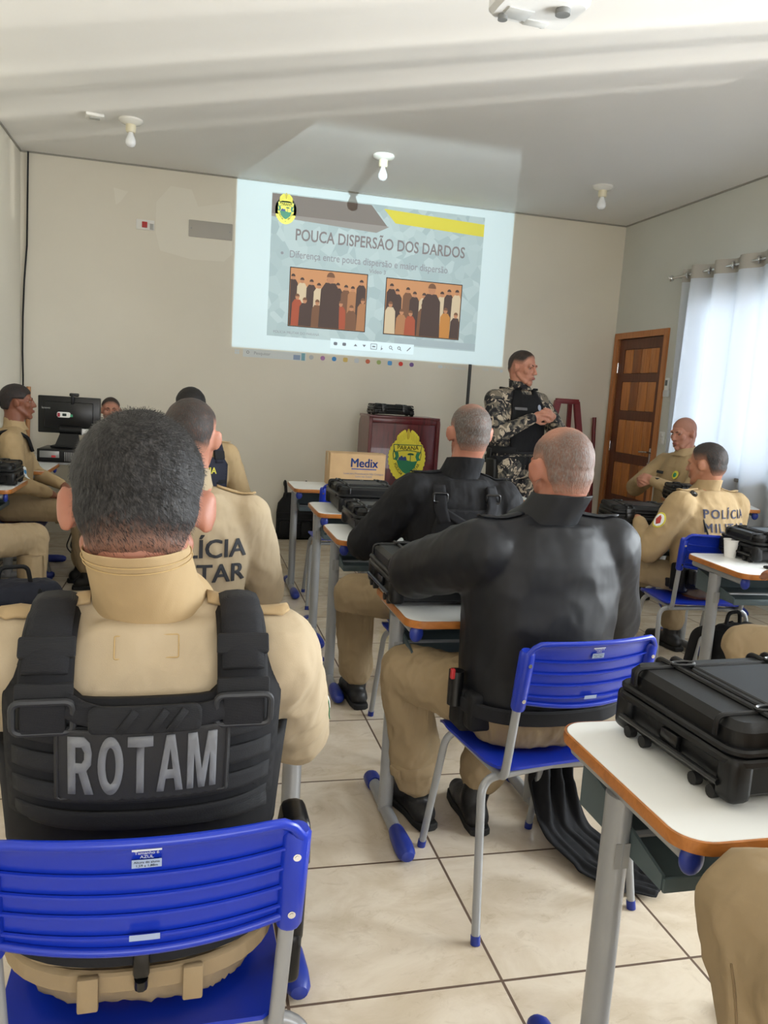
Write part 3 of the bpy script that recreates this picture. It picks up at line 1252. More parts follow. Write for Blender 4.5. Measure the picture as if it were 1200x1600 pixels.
wtext('caption', 'Vídeo 3', 1.695, 2.575, .036, pic('text', (116, 110, 112)), .0016, .012, 1, 'CENTER')
sph = {}


def slide_photo(x0, z0, x1, z1, seed):
    o = flat('slide_photo', rect(x0, z0, x1, z1), .0014, pic('black', (52, 40, 36)))
    flat('photo_backdrop', rect(x0 + .008, z0 + .008, x1 - .008, z1 - .008), .0019, pic('orange', (190, 132, 92)), o)
    rd = random.Random(seed)
    tones = [pic('dark', (78, 60, 54)), pic('cream', (198, 172, 142)), pic('brown', (116, 80, 60)), pic('tan', (164, 112, 78)), pic('red', (158, 78, 56)), pic('skin', (178, 122, 90)), pic('amber', (184, 122, 64))]
    m = MB()
    w, h = x1 - x0, z1 - z0
    def fig(cx, top, sc, tone, head, layer):
        zb = z0 + .01
        x = x0 + cx * w
        zt = z0 + top * h
        hw = .045 * sc * w
        m.prism([(max(x0 + .01, x - 1.7 * hw), zb), (min(x1 - .01, x + 1.7 * hw), zb), (min(x1 - .01, x + 1.5 * hw), zt - 2.6 * hw), (x + hw * .8, zt - 1.5 * hw), (x - hw * .8, zt - 1.5 * hw), (max(x0 + .01, x - 1.5 * hw), zt - 2.6 * hw)], layer, layer + .0002, SW, tone)
        m.prism([(x + hw * .62 * math.cos(a), zt - .75 * hw + hw * .85 * math.sin(a)) for a in [2 * PI * i / 12 for i in range(12)]], layer + .0003, layer + .0005, SW, 5)
        m.prism([(x + hw * .66 * math.cos(a), zt - .62 * hw + hw * .80 * math.sin(a)) for a in [PI * i / 8 for i in range(9)]], layer + .0004, layer + .0006, SW, head)
    ly = .0022
    for i in range(9):
        fig(.06 + .11 * i + rd.uniform(-.02, .02), rd.uniform(.76, .9), .9, rd.choice([0, 0, 2, 1, 3]), 0, ly); ly += .0001
    ly += .0005
    for i in range(7):
        fig(.08 + .14 * i + rd.uniform(-.03, .03), rd.uniform(.42, .6), .95, rd.choice([3, 1, 6, 0, 4, 2]), 2, ly); ly += .0001
    ly += .0005
    fig(.52 if seed == 1 else .60, .95, 1.75, 0, 2, ly)
    m.build('photo_figures', tones, o, smooth=0)


slide_photo(.862, 2.005, 1.604, 2.545, 1)
slide_photo(1.782, 2.003, 2.552, 2.535, 2)
flat('footer_band', rect(1.9, sz0 + .012, sx1, sz0 + .075), .0010, pic('footer', (160, 166, 168)))
wtext('footer_text', 'POLÍCIA MILITAR DO PARANÁ', .73, 1.945, .022, pic('text', (116, 110, 112)), .0016, 0, 1)
cr_ = [M_YEL, M_YELD, M_GRN, M_DGRN, M_INK, M_NAVY]
crest(sl, SW @ T(.80, 3.05, .0014), .095, .0002, cr_)
flat('viewer_toolbar', rect(1.275, 1.83, 2.10, 1.925), .0024, pic('toolbar', (218, 226, 228)))
TB = pic('icon', (110, 108, 112))
for i, x in enumerate((1.325, 1.41, 1.52, 1.605, 1.70, 1.78, 1.87, 1.955, 2.05)):
    m = MB()
    z = 1.878
    if i in (0, 1):
        m.prism(rrect(.036, .03, .01, 3, x, z), .003, .0032, SW)
    elif i in (2, 3):
        q = 1 if i == 2 else -1
        m.prism([(x - .018, z - .01 * q), (x + .018, z - .01 * q), (x, z + .012 * q)][::q], .003, .0032, SW)
    elif i == 4:
        m.tube([SW @ Vector((a, b, .003)) for a, b in rrect(.06, .05, .004, 2, x, z)], .0025, 4, True)
        m.prism(rrect(.03, .012, .003, 2, x, z), .003, .0032, SW)
    elif i == 5:
        m.prism([(x - .01, z - .03), (x + .014, z - .012), (x, z - .01), (x - .004, z + .02)], .003, .0032, SW)
    elif i in (6, 7):
        m.tube([SW @ Vector((x - .004 + .013 * math.cos(a), z + .004 + .013 * math.sin(a), .003)) for a in [2 * PI * q / 12 for q in range(12)]], .003, 4, True)
        m.tube([SW @ Vector((x + .006, z - .006, .003)), SW @ Vector((x + .02, z - .02, .003))], .003, 4)
    else:
        m.tube([SW @ Vector((x - .018, z - .018, .003)), SW @ Vector((x + .018, z + .018, .003))], .004, 4)
    m.build('toolbar_icon', TB, sl, smooth=0)
# the taskbar under the page: only its icons show on the wall
flat('search_field', rect(.46, 1.695, 1.05, 1.768), 0, pic('search', (216, 222, 222)))
wtext('search_text', 'Pesquisar', .56, 1.733, .028, pic('pale_text', (160, 166, 170)), .0012)
m = MB(); m.tube([SW @ Vector((.505 + .011 * math.cos(a), 1.738 + .011 * math.sin(a), .001)) for a in [2 * PI * q / 12 for q in range(12)]], .002, 4, True); m.build('search_icon', TB, sl, smooth=0)
flat('search_picture', rect(.93, 1.70, .995, 1.745), .001, pic('lilac', (150, 168, 196)))
flat('search_picture', rect(1.005, 1.697, 1.04, 1.765), .001, pic('teal', (130, 176, 190)))
m = MB()
for a, b in ((0, 0), (.022, 0), (0, .022), (.022, .022)):
    m.prism(rect(.385 + a, 1.715 + b, .404 + a, 1.734 + b), 0, .0004, SW)
m.build('start_icon', pic('pale', (214, 222, 224)), sl, smooth=0)
ics = [(1.10, (188, 192, 196)), (1.21, (176, 130, 176)), (1.32, (84, 150, 210)), (1.43, (214, 186, 110)), (1.54, (206, 212, 216)), (1.65, (206, 116, 90)), (1.76, (170, 186, 120)), (1.87, (96, 160, 216)), (1.98, (206, 70, 60)), (2.09, (120, 96, 150))]
for i, (x, c) in enumerate(ics):
    m = MB(); m.prism(rrect(.044, .042, .012 if i in (3, 4, 7) else .02, 4, x, 1.733), 0, .0004, SW); m.build('taskbar_icon', pic('icon%d' % i, c), sl, smooth=0)
wtext('weather_text', '8°C  Nublado', 2.42, 1.733, .030, pic('pale', (214, 222, 224)), .0006, 0, .95)
m = MB(); m.prism(rrect(.05, .028, .012, 4, 2.385, 1.735), 0, .0004, SW); m.build('weather_icon', pic('pale', (214, 222, 224)), sl, smooth=0)
wtext('clock_text', '09:08', 2.93, 1.745, .024, pic('pale', (214, 222, 224)), .0006)
wtext('clock_text', 'POR', 2.83, 1.735, .022, pic('pale', (214, 222, 224)), .0006)
m = MB(); m.prism(rrect(.03, .026, .004, 3, 3.03, 1.735), 0, .0004, SW); m.build('notification_icon', pic('pale', (214, 222, 224)), sl, smooth=0)

# wall fittings
em_ = thing('breaker_plate', 'small white wall plate with a red breaker, left of the blank cover', 'switch plate', (-0.43, YF, 2.775))
m = MB(); m.box((0, -.006, 0), (.155, .012, .085), .004); m.build('plate', M_WHITE, em_)
m = MB(); m.box((-.005, -.016, 0), (.045, .012, .05), .003); m.build('red_breaker', mat('red_plastic', (176, 40, 44), 0.4), em_)
m = MB(); m.box((.055, -.015, -.012), (.03, .008, .05), .002); m.build('side_flap', mat('grey_plastic', (176, 176, 172), 0.5), em_)
bp = thing('blank_wall_cover', 'long grey blank cover plate on the wall beside the slide', 'cover plate', (0.135, YF, 2.79))
m = MB(); m.box((0, -.006, 0), (.385, .012, .145), .01); m.build('plate', mat('pale_grey_plate', (172, 168, 160), 0.6), bp)
m = MB()
for x in (-.17, .17):
    m.tube([(x, -.013, 0), (x, -.015, 0)], .006, 10)
m.build('screw', M_STEEL, bp)
# plaster repair patches, slightly paler than the wall
pp = MB()
rr_ = random.Random(3)
blob = [(-.34, 2.98), (-.22, 3.13), (-.04, 3.12), (.02, 2.98), (.10, 3.0), (.30, 3.05), (.33, 2.92), (.33, 2.60), (.26, 2.53), (-.02, 2.52), (-.30, 2.57), (-.34, 2.72)]
pp.prism(blob, 0, .0012, T(0, YF, 0) @ SW)
pp.prism([(-.70, 3.06), (-.58, 3.04), (-.64, 2.95), (-.68, 2.92)], 0, .0012, T(0, YF, 0) @ SW)
pch = pp.build('trim_2', mat('repair_plaster', (228, 223, 209), 0.75), None, smooth=0); pch['kind'] = 'structure'

cb = MB()
cpts = [(-1.385, YF - .03, ZC - .01), (-1.392, YF - .02, 2.9), (-1.398, YF - .02, 2.5), (-1.42, YF - .02, 2.2), (-1.432, YF - .02, 1.9), (-1.436, YF - .02, 1.6), (-1.43, YF - .03, 1.4), (-1.425, YF - .06, 1.2), (-1.42, YF - .04, .8)]
cb.tube(fillet(cpts, .15, 3), .0075, 8)
tag(cb.build('wall_cable', M_RUBBER), 'black cable hanging down the front wall from the ceiling corner', 'cable')
m = MB(); m.tube([(-1.40, YF - .10, 0.0), (-1.385, YF - .03, 1.30)], .019, 10)
tag(m.build('wooden_pole', wood_mat('broom_wood', (150, 100, 62), (182, 130, 86), 2, 'Z', .5, 0)), 'plain wooden pole leaning in the left front corner', 'pole')
fp = thing('flag_pole', 'thin black pole standing by the front wall under the slide', 'pole', (2.63, 7.44, 0))
m = MB(); m.tube([(0, 0, .02), (0, 0, 1.77)], .016, 12); m.build('shaft', M_BLACKS, fp)
m = MB(); m.lathe([(.16, 0), (.16, .012), (.04, .03), (.025, .05)], 24); m.build('base', M_BLACKS, fp)
M_REDW = mat('red_brown_paint', (112, 32, 36), 0.4, 0, 0.15, 12)
ea = thing('easel', 'dark red painted A-frame easel standing behind the presenter', 'easel', (3.62, 7.32, 0))
m = MB(); m.box((0, -.02, 1.475), (.24, .05, .05), .006); m.build('top_rail', M_REDW, ea)
for sg in (-1, 1):
    m = MB(); m.loft([[(sg * .10 - .03, -.04, 1.48), (sg * .10 + .03, -.04, 1.48), (sg * .10 + .03, 0, 1.48), (sg * .10 - .03, 0, 1.48)], [(sg * .36 - .03, -.10, 0), (sg * .36 + .03, -.10, 0), (sg * .36 + .03, -.06, 0), (sg * .36 - .03, -.06, 0)]]); m.build('leg', M_REDW, ea)
    m = MB(); m.loft([[(sg * .06 - .02, .02, 1.46), (sg * .06 + .02, .02, 1.46), (sg * .06 + .02, .05, 1.46), (sg * .06 - .02, .05, 1.46)], [(sg * .2 - .02, .22, 0), (sg * .2 + .02, .22, 0), (sg * .2 + .02, .25, 0), (sg * .2 - .02, .25, 0)]]); m.build('rear_leg', M_REDW, ea)
m = MB(); m.box((0, -.06, .85), (.44, .03, .05), .005); m.build('cross_rail', M_REDW, ea)
m = MB(); m.tube([(4.09, 7.45, 0), (4.075, 7.56, 1.33)], .02, 10)
tag(m.build('red_stick', M_REDW), 'dark red stick leaning against the front wall by the door', 'stick')
rm = thing('remote_control', 'white remote control in a wall holder above the light switch', 'remote control', (XR, 6.575, 1.66))
m = MB(); m.box((-.012, 0, 0), (.02, .05, .16), .006); m.build('body', M_WHITE, rm)
m = MB(); m.box((-.023, 0, .035), (.003, .036, .05), .001); m.build('display', mat('lcd_grey', (96, 104, 104), 0.3), rm)
m = MB(); m.box((-.014, 0, -.06), (.028, .062, .06), .004); m.build('holder', mat('clear_grey', (205, 208, 208), 0.3), rm)
sw = thing('light_switch', 'white double light switch on the right wall beside the door', 'light switch', (XR, 6.575, 1.19))
m = MB(); m.box((-.006, 0, 0), (.012, .078, .122), .004); m.build('plate', M_WHITE, sw)
for z in (-.025, .025):
    m = MB(); m.box((-.014, 0, z), (.008, .03, .042), .002); m.build('rocker', mat('warm_white_plastic', (214, 212, 204), .4), sw)

# lectern with the crest
M_MAH = wood_mat('mahogany', (62, 16, 20), (98, 30, 34), 2.0, 'Z', 0.3, 0.3, 10)
le = thing('lectern', 'mahogany lectern bearing a yellow police crest', 'lectern', (1.54, 6.90, 0))
side = [(0, 0), (.45, 0), (.45, 1.14), (.43, 1.19), (.38, 1.225), (.05, 1.235), (0.012, 1.22), (0, 1.19)]
SD = Matrix(((0, 0, 1, 0), (1, 0, 0, 0), (0, 1, 0, 0), (0, 0, 0, 1)))
for x in (0, .63):
    m = MB(); m.prism(side, x, x + .03, SD, 0, .004); m.build('side_panel', M_MAH, le)
m = MB(); m.box((.33, .035, .60), (.60, .025, 1.16), .003); m.build('front_panel', M_MAH, le)
m = MB(); m.box((.33, .23, 1.232), (.655, .44, .022), .005); m.build('top', M_MAH, le)
m = MB(); m.box((.33, .03, 1.20), (.60, .04, .045), .004); m.build('top_rail', M_MAH, le)
m = MB(); m.box((.33, .03, .06), (.60, .04, .12), .004); m.build('plinth', M_MAH, le)
LM = T(.37, .0215, .89) @ Matrix(((1, 0, 0, 0), (0, 0, -1, 0), (0, 1, 0, 0), (0, 0, 0, 1)))
crest(le, LM, .168, .0035, cr_)

# ------------------------------------------------------------------ hard cases
def hard_case(name, label, loc, rz=0, w=.41, d=.33, h=.13, group='black hard cases on the desks', handle=1):
    """w along x, latches and handle on the -y side"""
    o = thing(name, label, 'case', loc, rz, group)
    hl, hu = h * .60, h * .40
    m = MB()
    m.prism(rrect(w - .02, d - .02, .03, 6), .012, hl - .004, None, 0, .008)
    m.prism(rrect(w + .012, d + .012, .036, 6), hl - .020, hl - .003, None, 0, .004)
    m.build('lower_shell', M_BLACKP, o)
    m = MB()
    m.prism(rrect(w - .012, d - .012, .034, 6), hl, h - .008, None, 0, .014)
    m.prism(rrect(w + .012, d + .012, .036, 6), hl, hl + .014, None, 0, .004)
    m.prism(rrect(w * .52, d * .60, .02, 5), h - .010, h - .003, None, 0, .003)
    for x in (-w * .30, -w * .22, w * .22, w * .30):
        m.tube(fillet([(x, -d / 2 - .002, hl + .02), (x, -d / 2 - .001, h - .006), (x, d / 2 + .001, h - .006), (x, d / 2 + .002, hl + .02)], .015, 4), .0058, 8)
    for y in (-d * .34, d * .34):
        m.tube(fillet([(-w / 2, y, hl + .02), (-w / 2, y, h - .007), (w / 2, y, h - .007), (w / 2, y, hl + .02)], .015, 4), .005, 8)
    m.build('lid', M_BLACKP, o)
    for x in (-w * .26, w * .26):
        m = MB()
        m.box((x, -d / 2 - .008, hl + .002), (.052, .022, .062), .006)
        m.box((x, -d / 2 - .018, hl - .012), (.044, .012, .034), .004)
        m.build('latch', M_BLACKS, o)
        for sy_ in (-1, 1):
            ring = [(x + .026 * math.cos(a), sy_ * d * .34 + .011 * math.sin(a), h - .001) for a in [2 * PI * q / 18 for q in range(18)]]
            m = MB(); m.tube(ring, .0042, 6, True); m.build('stacking_ring', M_BLACKS, o)
    m = MB()
    hy = -d / 2 - .008
    m.tube(fillet([(-.07, hy + .01, hl - .022), (-.07, hy - .014, hl - .022), (.07, hy - .014, hl - .022), (.07, hy + .01, hl - .022)], .012, 5), .0075, 8)
    m.box((-.078, hy, hl - .022), (.022, .022, .026), .003); m.box((.078, hy, hl - .022), (.022, .022, .026), .003)
    m.build('handle', M_BLACKS, o)
    for sx_ in (-1, 1):
        for sy_ in (-1, 1):
            m = MB(); m.box((sx_ * (w / 2 - .02), sy_ * (d / 2 - .02), hl * .5 + .004), (.048, .048, hl - .008), .014, 3)
            m.build('corner_guard', M_BLACKP, o)
    for y in (-d * .36, -d * .22, d * .22, d * .36):
        for sx_ in (-1, 1):
            m = MB(); m.tube([(sx_ * (w / 2 - .014), y, .012), (sx_ * (w / 2 + .002), y, .012)], .012, 12)
            m.build('foot', M_RUBBER, o)
    m = MB()
    for sx_ in (-1, 1):
        m.box((sx_ * (w / 2 - .004), 0, hl * .55), (.012, .05, .034), .003)
        m.tube([(sx_ * (w / 2 + .006), -d * .42, hl * .42), (sx_ * (w / 2 + .006), d * .42, hl * .42)], .006, 8)
    m.box((0, d / 2 + .002, hl), (w * .6, .016, .022), .005)
    m.build('hinge_rail', M_BLACKS, o)
    return o


CASES = []
c0 = hard_case('hard_case', 'large black hard case on the nearest desk at the lower right', (1.118, 1.262, .7605), 0.06, .45, .345, .155)
M_CHALK = mat('chalk_marks', (196, 200, 200), 0.8)
m = MB(); vs, fs = text_mesh('NO', .02, .004); m.add([(v.x + .12, v.y - .02, .1535) for v in vs], fs); m.build('name_plate_lettering', M_CHALK, c0, smooth=0)
c1 = hard_case('hard_case', 'black hard case with chalk marks on the desk at the bald man\'s left elbow', (.845, 2.52, .7605), PI - .0, .43, .34, .155)
m = MB(); vs, fs = text_mesh('CJ', .03, .004); m.add([(v.x - .11, v.y + .02, .1535) for v in vs], fs); m.build('chalk_lettering', M_CHALK, c1, smooth=0)
c2 = hard_case('hard_case', 'black hard case with white digits at the left arm of the vested man', (.93, 3.76, .7605), PI / 2, .36, .33, .135)
m = MB(); vs, fs = text_mesh('56', .035, .004); m.add([Vector((.16, -.167 + 0, .045)) + Vector((0, 0, 0)) + Vector((0, v.x * 0, 0)) + Vector((v.y * -0, 0, 0)) + Vector((0.0, -.003, 0)) + Vector((v.y, 0, v.x)) for v in vs], fs); m.build('number_lettering', M_CHALK, c2, smooth=0)
dup(c0, (0.98, 4.47, .7605), PI / 2, 'black hard case on the second desk from the front, behind the one with digits')
hard_case('hard_case', 'black hard case on the desk between the two officers by the curtain', (3.56, 5.06, .8005), -.30, .33, .26, .12)
hard_case('hard_case', 'black hard case lying in front of the officer with POLÍCIA on his back', (2.62, 4.20, .7605), -.25, .40, .32, .12)
hard_case('hard_case', 'black hard case behind the paper cup at the right edge', (2.72, 3.20, .7605), -.05, .36, .28, .14)
hard_case('hard_case', 'small black hard case in front of the woman at the left edge', (-1.19, 5.12, .7605), .0, .40, .29, .135)
hard_case('hard_case', 'low black hard case lying on top of the lectern', (1.775, 7.10, 1.2435), 0.02, .37, .27, .10, None)
fc = hard_case('hard_case', 'black hard case standing upright on the floor by the woman\'s boots', (-.76, 5.98, .165), 0.12, .40, .30, .13, None)
fc.rotation_euler = (PI / 2, 0, PI / 2 + 0.15)
fc.location = (-.79, 6.0, .163)

# ------------------------------------------------------------------ school desks and chairs
def make_desk(name, label, loc, rz=0, h=.76):
    """origin on the floor under the middle of the top; the sitter's side is -y"""
    o = thing(name, label, 'desk', loc, rz, 'school desks')
    w, d = .60, .46
    m = MB(); m.prism(rrect(w, d, .055, 8), h - .022, h, None, 0, .002); m.build('table_top', M_LAM, o)
    m = MB()
    pr_ = []
    for (e, z) in ((.0, h - .0215), (.004, h - .0235), (.0055, h - .012), (.004, h - .0015), (.0, h - .0005)):
        pr_.append([(x, y, z) for x, y in rrect(w + 2 * e, d + 2 * e, .055 + e, 8)])
    m.loft(pr_, False)
    m.build('edge_band', M_EDGE, o)
    for sg in (-1, 1):
        x = sg * .268
        m = MB()
        m.tube([(x, .02, .02), (x + sg * .0, .02, h - .05)], .0245, 14, False, None, 0, 1.25, (0, 1, 0))
        m.tube([(x, -.20, h - .040), (x, .19, h - .040)], .0175, 12)
        m.tube([(x, -.185, .028), (x, .21, .028)], .021, 12, False, None, 0, 1.1, (0, 0, 1))
        leg = m.build('leg', M_STEEL, o)
        m = MB(); m.ell((x, -.20, h - .046), (.022, .014, .028)); m.build('end_cap', M_BLUE2, leg)
        m = MB()
        ring = []
        for (y, rw, rh) in ((-.285, .004, .004), (-.28, .020, .017), (-.262, .029, .026), (-.22, .031, .031), (-.15, .027, .030), (-.13, .024, .026)):
            ring.append([(x + rw * math.cos(a), y, .003 + max(0, .026 + rh * math.sin(a))) for a in [2 * PI * q / 14 for q in range(14)]])
        m.loft(ring); m.build('foot_cap', M_BLUE2, leg)
        m = MB()
        ring = []
        for (y, rw, rh) in ((.262, .004, .004), (.257, .020, .017), (.24, .029, .026), (.20, .029, .030), (.18, .025, .027)):
            ring.append([(x + rw * math.cos(a), y, .003 + max(0, .026 + rh * math.sin(a))) for a in [2 * PI * q / 14 for q in range(14)]][::-1])
        m.loft(ring); m.build('foot_cap', M_BLUE2, leg)
    m = MB()
    zt = h - .065
    m.box((0, .035, zt - .095), (.50, .30, .008), .003)
    for sg in (-1, 1):
        m.loft([[(sg * .246, -.11, zt - .098), (sg * .252, -.11, zt - .098), (sg * .252, -.11, zt - .07), (sg * .246, -.11, zt - .07)], [(sg * .246, .19, zt - .098), (sg * .252, .19, zt - .098), (sg * .252, .19, zt), (sg * .246, .19, zt)]])
    m.box((0, .185, zt - .05), (.50, .006, .10), .002)
    m.box((0, -.112, zt - .088), (.50, .008, .028), .003)
    m.build('book_tray', M_TRAY, o)
    m = MB(); m.tube([(-.268, .05, .60), (.268, .05, .60)], .012, 8); m.tube([(-.268, .165, h - .04), (.268, .165, h - .04)], .012, 8); m.build('cross_bar', M_STEEL, o)
    return o


D0 = make_desk('school_desk', 'white-topped school desk nearest the camera at the lower right', (1.07, 1.225, 0))
m = MB(); m.box((-.268 - .0, .02 - .0295, .60), (.03, .001, .05)); m.build('barcode_sticker', mat('grey_sticker', (140, 140, 138), .6), D0)
desk_list = [
    ((.95, 2.43), 0, 'school desk under the chalk-marked case beside the bald man'),
    ((.965, 3.69), 0, 'school desk of the vested man, under the case with white digits'),
    ((1.0, 4.47), 0, 'school desk behind the empty blue chair, second from the front'),
    ((1.0, 5.53), 0, 'school desk of the front row holding the cardboard box'),
    ((.015, 1.93), 0, 'school desk of the man in the lettered black vest, mostly hidden by him'),
    ((.04, 3.11), 0, 'school desk whose white corner shows right of the beige back with black letters'),
    ((.08, 5.43), 0, 'school desk of the dark-haired officer in the navy vest near the front wall'),
    ((2.05, 5.33), 0, 'school desk in front of the standing presenter'),
    ((2.72, 4.16), 0, 'school desk in front of the officer with POLÍCIA on his back'),
    ((2.63, 3.07), -.06, 'school desk with the white paper cup'),
    ((-1.205, 5.10), PI / 2, 'school desk at the left edge with the small black case'),
    ((-1.18, 6.10), PI / 2, 'school desk behind the woman, in front of the monitor'),
]
for (x, y), rz, lab in desk_list:
    dup(D0, (x, y, 0), rz, lab)
dup(D0, (3.66, 4.98, .04), -.42, 'school desk of the bald seated officer by the door')


def make_chair(name, label, loc, rz):
    o = thing(name, label, 'chair', loc, rz, 'blue school chairs')
    # seat shell: waterfall front, slightly dished
    nx_, ny_ = 16, 16
    vs, fs = [], []
    for lay in (0, 1):
        for j in range(ny_ + 1):
            v = j / ny_
            for i in range(nx_ + 1):
                u = -1 + 2 * i / nx_
                y = -.205 + .41 * v
                wd = .205 - .02 * max(0, v - .75) / .25 - .012 * max(0, .2 - v) / .2
                # round the plan corners
                edge = max(0, abs(2 * v - 1) - .8) / .2
                wd -= .028 * edge ** 2
                z = .458 - .012 * (1 - u * u) * math.sin(PI * min(1, v * 1.05)) - .035 * max(0, (v - .8) / .2) ** 2 + .006 * max(0, (.15 - v) / .15)
                vs.append((u * wd, y, z - .008 * lay - (0.014 if lay and 0 < i < nx_ and 0 < j < ny_ else 0) * 0))
    n1 = (nx_ + 1) * (ny_ + 1)
    for j in range(ny_):
        for i in range(nx_):
            a = j * (nx_ + 1) + i
            fs.append((a, a + 1, a + nx_ + 2, a + nx_ + 1))
            fs.append((n1 + a, n1 + a + nx_ + 1, n1 + a + nx_ + 2, n1 + a + 1))
    rim = [i for i in range(nx_)] + [j * (nx_ + 1) + nx_ for j in range(ny_)] + [ny_ * (nx_ + 1) + nx_ - i for i in range(nx_)] + [(ny_ - j) * (nx_ + 1) for j in range(ny_)]
    for i in range(len(rim)):
        a, b = rim[i], rim[(i + 1) % len(rim)]
        fs.append((b, a, n1 + a, n1 + b))
    m = MB(); m.add(vs, fs); m.build('seat', M_BLUE, o, smooth=50)
    # backrest: curved shell with ribs at the rear and sleeves round the uprights
    def bp_(u, z, off=0.0):
        lean = (z - .46) * .17
        y = -.212 - lean - .030 * (1 - u * u) + off
        return Vector((u * .198, y, z))
    zb, zt = .672, .838
    N_, K_ = 24, 12
    vs, fs = [], []
    for lay in (0, 1):
        for j in range(K_ + 1):
            for i in range(N_ + 1):
                u = -1 + 2 * i / N_
                e = max(0, abs(u) - .82) / .18
                top = zt - .03 * e ** 2.2 - .004 * u * u
                bot = zb - .018 * (1 - u * u) + .0
                z = bot + (top - bot) * j / K_
                roll_ = .012 * max(0, (j / K_ - .8) / .2) ** 2
                p = bp_(u, z, .006 if lay else -.0)
                p.y += -roll_
                vs.append(p)
    n1 = (N_ + 1) * (K_ + 1)
    for j in range(K_):
        for i in range(N_):
            a = j * (N_ + 1) + i
            fs.append((a, a + 1, a + N_ + 2, a + N_ + 1))
            fs.append((n1 + a, n1 + a + N_ + 1, n1 + a + N_ + 2, n1 + a + 1))
    rim = [i for i in range(N_)] + [j * (N_ + 1) + N_ for j in range(K_)] + [K_ * (N_ + 1) + N_ - i for i in range(N_)] + [(K_ - j) * (N_ + 1) for j in range(K_)]
    for i in range(len(rim)):
        a, b = rim[i], rim[(i + 1) % len(rim)]
        fs.append((b, a, n1 + a, n1 + b))
    m = MB(); m.add(vs, fs)
    for z in (.690, .722, .754, .787):      # rear ribs
        path = [bp_(u, z - .012 * (1 - u * u) * (1 if z < .7 else .7), -.004) for u in [-.93 + 1.86 * q / 20 for q in range(21)]]
        m.tube(path, .0032, 6)
    path = [bp_(u, zt - .004 - .03 * (max(0, abs(u) - .82) / .18) ** 2.2, -.012) for u in [-1 + 2 * q / 28 for q in range(29)]]
    m.tube(path, .0075, 8)
    path = [bp_(u, zb - .018 * (1 - u * u), -.004) for u in [-.97 + 1.94 * q / 24 for q in range(25)]]
    m.tube(path, .0065, 8)
    back = m.build('backrest', M_BLUE, o, smooth=50)
    for sg in (-1, 1):
        m = MB()
        a, b = Vector((sg * .190, -.2455, .648)), Vector((sg * .192, -.272, .812))
        m.tube([a, a.lerp(b, .04), a.lerp(b, .5), a.lerp(b, .95), b], [.017, .0195, .0205, .0205, .016], 14, False, None, 0, 1.0)
        m.build('sleeve', M_BLUE, back)
        for f_ in (.18, .78):
            p = a.lerp(b, f_)
            m = MB(); m.tube([p + Vector((0, -.018, 0)), p + Vector((0, -.0225, 0))], .0055, 12); m.tube([p + Vector((0, -.023, 0)), p + Vector((0, -.0232, 0))], .003, 8); m.build('screw', M_CHROME, back)
    # stickers on the rear of the backrest
    def sticker(x0, z0, x1, z1, mm, nm, off=-.0042):
        n = 6
        vs, fs = [], []
        for i in range(n + 1):
            x = x0 + (x1 - x0) * i / n
            for z in (z0, z1):
                p = bp_(x / .198, z, off); vs.append(p)
        for i in range(n):
            fs.append((2 * i, 2 * i + 2, 2 * i + 3, 2 * i + 1))
        m = MB(); m.add(vs, fs); return m.build(nm, mm, back, smooth=180)
    sticker(-.018, .816, .018, .819, mat('sticker_white', (205, 212, 222), .6), 'sticker_band')
    sticker(-.018, .790, .018, .803, mat('sticker_grey', (150, 166, 196), .6), 'sticker')
    sticker(-.020, .676, .018, .686, mat('sticker_grey', (150, 166, 196), .6), 'sticker', -.011)
    m = MB()
    for txt, z, h_ in (('Tamanho 6', .8135, .0045), ('AZUL', .8075, .0045)):
        vs, fs = text_mesh(txt, h_, .01)
        m.add([bp_(v.x / .198, z + v.y, -.0046) for v in vs], fs)
    for txt, z, h_ in (('Altura do aluno', .799, .0034), ('1,59 a 1,88m', .7935, .0036)):
        vs, fs = text_mesh(txt, h_, .01)
        m.add([bp_(v.x / .198, z + v.y, -.0048) for v in vs], fs, None, 1)
    m.build('sticker_lettering', [mat('sticker_white', (205, 212, 222), .6), M_INK], back, smooth=0)
    # steel tube frame: back uprights, rear and front leg loops
    for sg in (-1, 1):
        m = MB()
        m.tube(fillet([(sg * .175, .13, .436), (sg * .178, -.16, .432), (sg * .185, -.205, .44), (sg * .192, -.268, .80)], .05, 6), .0115, 12)
        m.build('back_upright', M_STEEL, o)
        m = MB(); m.tube(fillet([(sg * .255, -.245, .012), (sg * .235, -.175, .428), (0, -.15, .428)], .055, 7), .0115, 12); lg = m.build('leg', M_STEEL, o)
        m = MB(); m.tube([(sg * .2555, -.2475, 0.0), (sg * .2545, -.243, .024)], .0132, 12); m.build('foot_cap', M_BLUE2, lg)
        m = MB(); m.tube(fillet([(sg * .200, .215, .012), (sg * .186, .13, .424), (0, .12, .424)], .055, 7), .0115, 12); lg = m.build('leg', M_STEEL, o)
        m = MB(); m.tube([(sg * .2003, .217, 0.0), (sg * .1995, .213, .024)], .0132, 12); m.build('foot_cap', M_BLUE2, lg)
    return o


